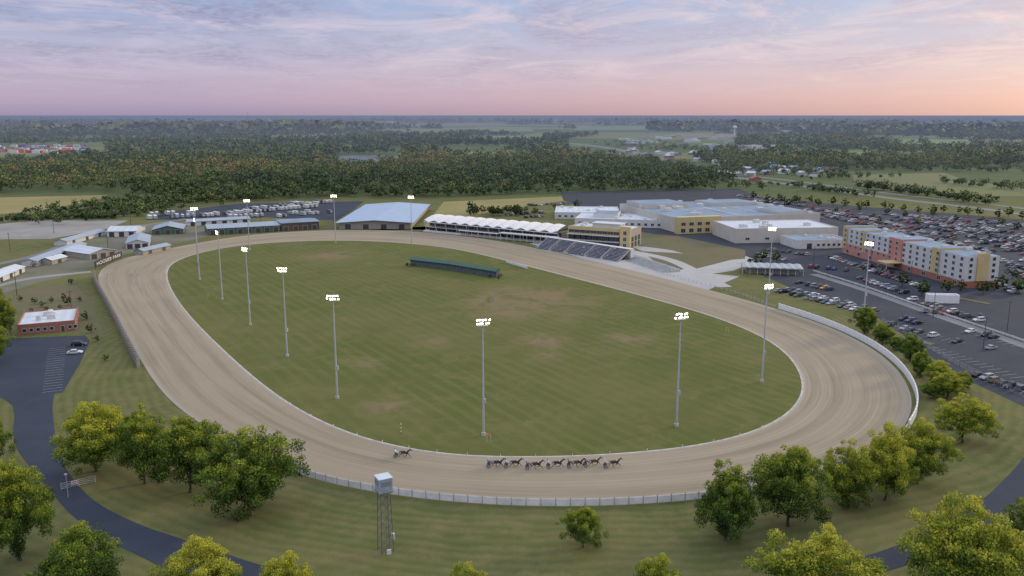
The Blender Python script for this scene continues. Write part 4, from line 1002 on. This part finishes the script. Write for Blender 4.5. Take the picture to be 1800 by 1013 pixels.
for i,(u,v) in enumerate(((712,805),(876,822),(907,822),(944,825),(981,823),(1017,822),(1046,820),(1081,822))):
    p=G(u,v,0); p.z=.06; yaw=math.radians([-8,-2,-1,0,1,3,4,5][i])
    o=thing('horse','%s racehorse pacing in harness on the dirt track'%('dark bay' if HC[i][0]<.1 else 'chestnut brown'),'horse',p,yaw,1.08,'racing horses')
    for nm,me in (('body',HM[i%2]),('ears',EAR),('mane',MANE),('harness',HAR)):
        c=kid(o,nm,me); c.color=(*HC[i],1)
    o=thing('sulky','light dark racing sulky with grey disc wheels','sulky',p,yaw,1.08,'racing sulkies')
    kid(o,'shafts',SHF); kid(o,'seat',SEAT)
    for s in (-1,1): kid(o,'wheel',WHL,(-2.05,s*.58,.38))
    o=thing('person','driver in %s racing silks seated on a sulky holding reins'%CN[i],'person',p,yaw,1.08,'sulky drivers')
    c=kid(o,'body',DRV); c.color=(*DC[i],1); c=kid(o,'helmet',HEL,(-2.2,0,1.9)); c.color=(*DC[(i+1)%8],1)
    kid(o,'face',FACE,(-2.08,0,1.9)); kid(o,'reins',REIN)
# ---------------------------------------------------------------- distant town
def house(u,v,L,D,h,wall,roof,gable=True,rz=0,nm='house',lab='distant small house with gable roof'):
    p=G(u,v); o=thing(nm,lab,'building',p,rz); m=MB(); m.box(0,0,0,L,D,h); kid(o,'wall',m.mesh('wall',[wall])); m=MB()
    if gable: m.prism([(-.5,h),(L/2,h+L*.22),(L+.5,h)],-.5,D+.5)
    else: m.box(-.3,-.3,h,L+.3,D+.3,h+.5)
    kid(o,'roof',m.mesh('roof',[roof]))
wl=[offwhite,white,tan,beige,brick]; rl=[roofdark,roofmetal2,roofwhite,brownw]
for i in range(58):
    u=random.uniform(1075,1300); t=random.random(); v=240+t*44+(max(0,u-1200)*.12)*t
    if t<.4: house(u,v,random.uniform(25,60),random.uniform(20,40),6,random.choice(wl[:4]),random.choice(rl[:3]),False,random.uniform(-.3,.3),'shop_building','distant low flat roofed shop building')
    else: house(u,v,random.uniform(10,22),random.uniform(10,20),4.5,random.choice(wl),random.choice(rl),True,random.uniform(0,1.5))
for i in range(26): house(random.uniform(1250,1480),random.uniform(286,312),random.uniform(9,16),random.uniform(9,14),4,random.choice(wl),random.choice(rl),True,random.uniform(0,1.5))
strip([(1100,250),(1180,262),(1240,262)],130,70,10,41,8,'trees between the town houses')
strip([(1100,282),(1180,296),(1270,312)],80,22,9,42,6,'trees between the town houses')
for u,v,L in ((950,212.5,900),(1110,212.5,500),(1390,214,400),(1310,262,120),(640,216,300),(300,219,200),(1590,222,250),(80,214,300),(1375,232,110)):
    house(u,v,L,120 if v<230 else 30,14 if v<230 else 8,white,roofwhite,False,0,'warehouse','long white distribution warehouse on the plain')
house(1322,319,12,8,3.4,brick,brick,True,.2,'roadside_shop','small red roadside building')
m=MB(); m.box(0,0,0,12,2.5,2.6,0)
for i in range(24): m.box(.2+i*.49,-.04,.1,.4+i*.49,-.001,2.5,0)
CT_=m.mesh('shipping_container',[paint])
for i in range(90):
    u=random.uniform(-20,150); v=random.uniform(258,270); p=G(u,v); o=thing('shipping_container','stacked shipping container in a storage yard','container',(p.x,p.y,0),random.uniform(-.1,.1),(1.3,2,2.2),'containers in storage yard',CT_)
    o.color=(*random.choice([(.7,.7,.7),(.7,.7,.7),(.5,.05,.04),(.05,.12,.4),(.6,.15,.05),(.3,.3,.3)]),1)
rsteel=simple('rusty_steel',(.16,.1,.07),.7)
def pylon(u,v,h,lab,nm='transmission_pylon'):
    m=MB(); w=h*.1
    def lv(z): q=w*(1-z/h*.85)/1; return [(-q,-q,z),(q,-q,z),(q,q,z),(-q,q,z)]
    for k in range(4): m.cyl(lv(0)[k],lv(h)[k],.35,.2,4)
    for i in range(8):
        a,b=lv(h*i/8),lv(h*(i+1)/8)
        for k in range(4): m.cyl(a[k],b[(k+1)%4],.15,.15,3); m.cyl(a[(k+1)%4],b[k],.15,.15,3)
    for z in (.7,.82,.94): m.cyl((-h*.16,0,h*z),(h*.16,0,h*z),.22,.22,4)
    thing(nm,lab,'pylon',G(u,v),.3,1,'transmission pylons',m.mesh(nm,[rsteel]))
for q in ((768,303,34),(988,302,28),(760,262,44),(905,262,34),(590,292,30),(436,215.5,120)): pylon(*q,'brown steel lattice transmission pylon')
p=G(1291,238); o=thing('water_tower','white water tower with round tank','water tower',p); m=MB(); m.cyl((0,0,0),(0,0,28),2.2,1.8,10); kid(o,'column',m.mesh('column',[white]))
m=MB(); m.cyl((0,0,26),(0,0,30),2,8.5,16); m.cyl((0,0,30),(0,0,35),8.5,8.5,16); m.cyl((0,0,35),(0,0,38),8.5,1.5,16); kid(o,'tank',m.mesh('tank',[white],False))
m=MB()
def bays(a,b,sp,l):
    p,q=G(*a),G(*b); d=q-p; e=d.normalized(); nr=Vector((-e.y,e.x,0)); z=Vector((0,0,.06))
    for i in range(int(d.length/sp)+1):
        c=p+e*(sp*i); m.add([c-e*.06-nr*l+z,c+e*.06-nr*l+z,c+e*.06+nr*l+z,c-e*.06+nr*l+z],[(0,1,2,3)])
bays((1372,511),(1545,553),3.0,5.4); bays((1560,572),(1690,604),3,2.7); bays((1712,660),(1900,720),2.9,2.7); bays((1600,527),(1745,573),3,2.7); bays((1700,583),(1800,612),3,2.7); bays((100,612),(92,690),2.9,2.6); bays((1640,612),(1800,668),2.9,2.7); bays((1455,452),(1620,506),3,2.7)
ob('parking_marking',m.mesh('parking_marking',[LINE]),kind='structure')
# ---------------------------------------------------------------- atmosphere (ground haze over the far plain)
m=MB(); m.box(-139000,800,-5,139000,139000,62)
hz=bpy.data.materials.new('haze'); hz.use_nodes=True; nt=hz.node_tree; nt.nodes.clear()
out=nd(nt,'ShaderNodeOutputMaterial'); ab=nd(nt,'ShaderNodeVolumeAbsorption'); em=nd(nt,'ShaderNodeEmission'); ad=nd(nt,'ShaderNodeAddShader')
DENS=2.0e-4
ab.inputs['Color'].default_value=(0,0,0,1); ab.inputs['Density'].default_value=DENS
em.inputs['Color'].default_value=(.18,.21,.315,1); em.inputs['Strength'].default_value=DENS
nt.links.new(ab.outputs[0],ad.inputs[0]); nt.links.new(em.outputs[0],ad.inputs[1]); nt.links.new(ad.outputs[0],out.inputs['Volume'])
ob('sky_haze',m.mesh('sky_haze',[hz]),kind='structure')
# ---------------------------------------------------------------- world
w=bpy.data.worlds.new('World'); scene.world=w; w.use_nodes=True; nt=w.node_tree; bg=nt.nodes['Background']
SE,SA=math.radians(11),math.radians(58)
sky=nd(nt,'ShaderNodeTexSky'); sky.sky_type='NISHITA'; sky.sun_disc=False; sky.sun_elevation=SE; sky.sun_rotation=SA
tc=nt.nodes.new('ShaderNodeTexCoord').outputs['Generated']
sp=nt.nodes.new('ShaderNodeSeparateXYZ'); nt.links.new(tc,sp.inputs[0]); X_,Y_,Z_=sp.outputs
def lin(r,g,b): return tuple(((c/255+.055)/1.055)**2.4 for c in (r,g,b))
zz=math_(nt,'MULTIPLY',Z_,4.0,True)
left=ramp(nt,zz,[(0,lin(152,142,172)),(.06,lin(176,158,184)),(.18,lin(188,174,198)),(.3,lin(174,174,202)),(.5,lin(152,170,208)),(1,lin(165,180,214))])
right=ramp(nt,zz,[(0,lin(206,162,158)),(.08,lin(218,176,172)),(.18,lin(214,186,192)),(.3,lin(196,188,206)),(.5,lin(174,190,218)),(1,lin(176,188,216))])
az=math_(nt,'ADD',math_(nt,'MULTIPLY',X_,1.0),.34,True)
base=mix(nt,az,left,right)
zc=math_(nt,'ADD',Z_,.045)
cx=math_(nt,'DIVIDE',X_,zc); cy=math_(nt,'DIVIDE',Y_,zc)
cb=nt.nodes.new('ShaderNodeCombineXYZ'); nt.links.new(cx,cb.inputs[0]); nt.links.new(cy,cb.inputs[1]); cv=cb.outputs[0]
hfade=ramp(nt,zz,[(.06,0.0),(.2,.6),(.4,1.0)])
c1=noise(nt,mapping(nt,cv,(.6,.28,1),(0,0,.35)),1.0,7,.62,1.0)
rip=noise(nt,mapping(nt,cv,(4.5,3.2,1),(0,0,.6)),2.2,4,.6,.8)
m1=ramp(nt,c1,[(.42,0.0),(.62,1.0)])
m2=math_(nt,'MULTIPLY',math_(nt,'MULTIPLY',m1,ramp(nt,rip,[(.4,.3),(.6,1.0)])),hfade)
base=mix(nt,math_(nt,'MULTIPLY',m2,.95),base,mix(nt,az,lin(144,141,176),lin(198,172,188)))
c3=noise(nt,mapping(nt,cv,(.75,.5,1),(0,0,-.3),(5,2,0)),1.0,8,.7,1.2)
m3=math_(nt,'MULTIPLY',ramp(nt,c3,[(.48,0.0),(.66,.8)]),hfade)
base=mix(nt,m3,base,mix(nt,az,lin(204,194,214),lin(238,208,204)))
vd=nd(nt,'ShaderNodeVectorMath',operation='DOT_PRODUCT'); nt.links.new(tc,vd.inputs[0]); vd.inputs[1].default_value=(math.sin(SA),math.cos(SA),.05)
gl=math_(nt,'POWER',math_(nt,'MAXIMUM',vd.outputs['Value'],0.0),16.0)
base=mix(nt,math_(nt,'MULTIPLY',gl,.75),base,(1.0,.7,.48))
ov=nd(nt,'ShaderNodeMix',data_type='RGBA',blend_type='ADD'); nt.links.new(base,ov.inputs[6]); ov.inputs[7].default_value=(.68,.68,.68,1)
nt.links.new(ramp(nt,Z_,[(.2,0.0),(.7,1.0)]),ov.inputs[0])
ns=nd(nt,'ShaderNodeMix',data_type='RGBA',blend_type='ADD'); nt.links.new(ov.outputs[2],ns.inputs[6]); nt.links.new(sky.outputs[0],ns.inputs[7]); ns.inputs[0].default_value=.015
nt.links.new(ns.outputs[2],bg.inputs['Color']); bg.inputs['Strength'].default_value=1.0
sl=bpy.data.lights.new('sun','SUN'); sl.energy=2.0; sl.angle=math.radians(8); sl.color=(1,.8,.52)
so=bpy.data.objects.new('sun',sl); COL.objects.link(so)
E2=SE+.08
dirv=Vector((math.sin(SA)*math.cos(E2),math.cos(SA)*math.cos(E2),math.sin(E2))); so.rotation_euler=dirv.to_track_quat('Z','Y').to_euler()
# ---------------------------------------------------------------- camera
cam=bpy.data.cameras.new('camera'); cam.sensor_width=36; cam.lens=36*F/1800; cam.clip_end=300000; cam.clip_start=.5
co=bpy.data.objects.new('camera',cam); COL.objects.link(co); co.location=(0,0,H); co.rotation_euler=(math.pi/2-TH,0,0); scene.camera=co
scene.view_settings.view_transform='Standard'; scene.view_settings.look='None'; scene.view_settings.exposure=0
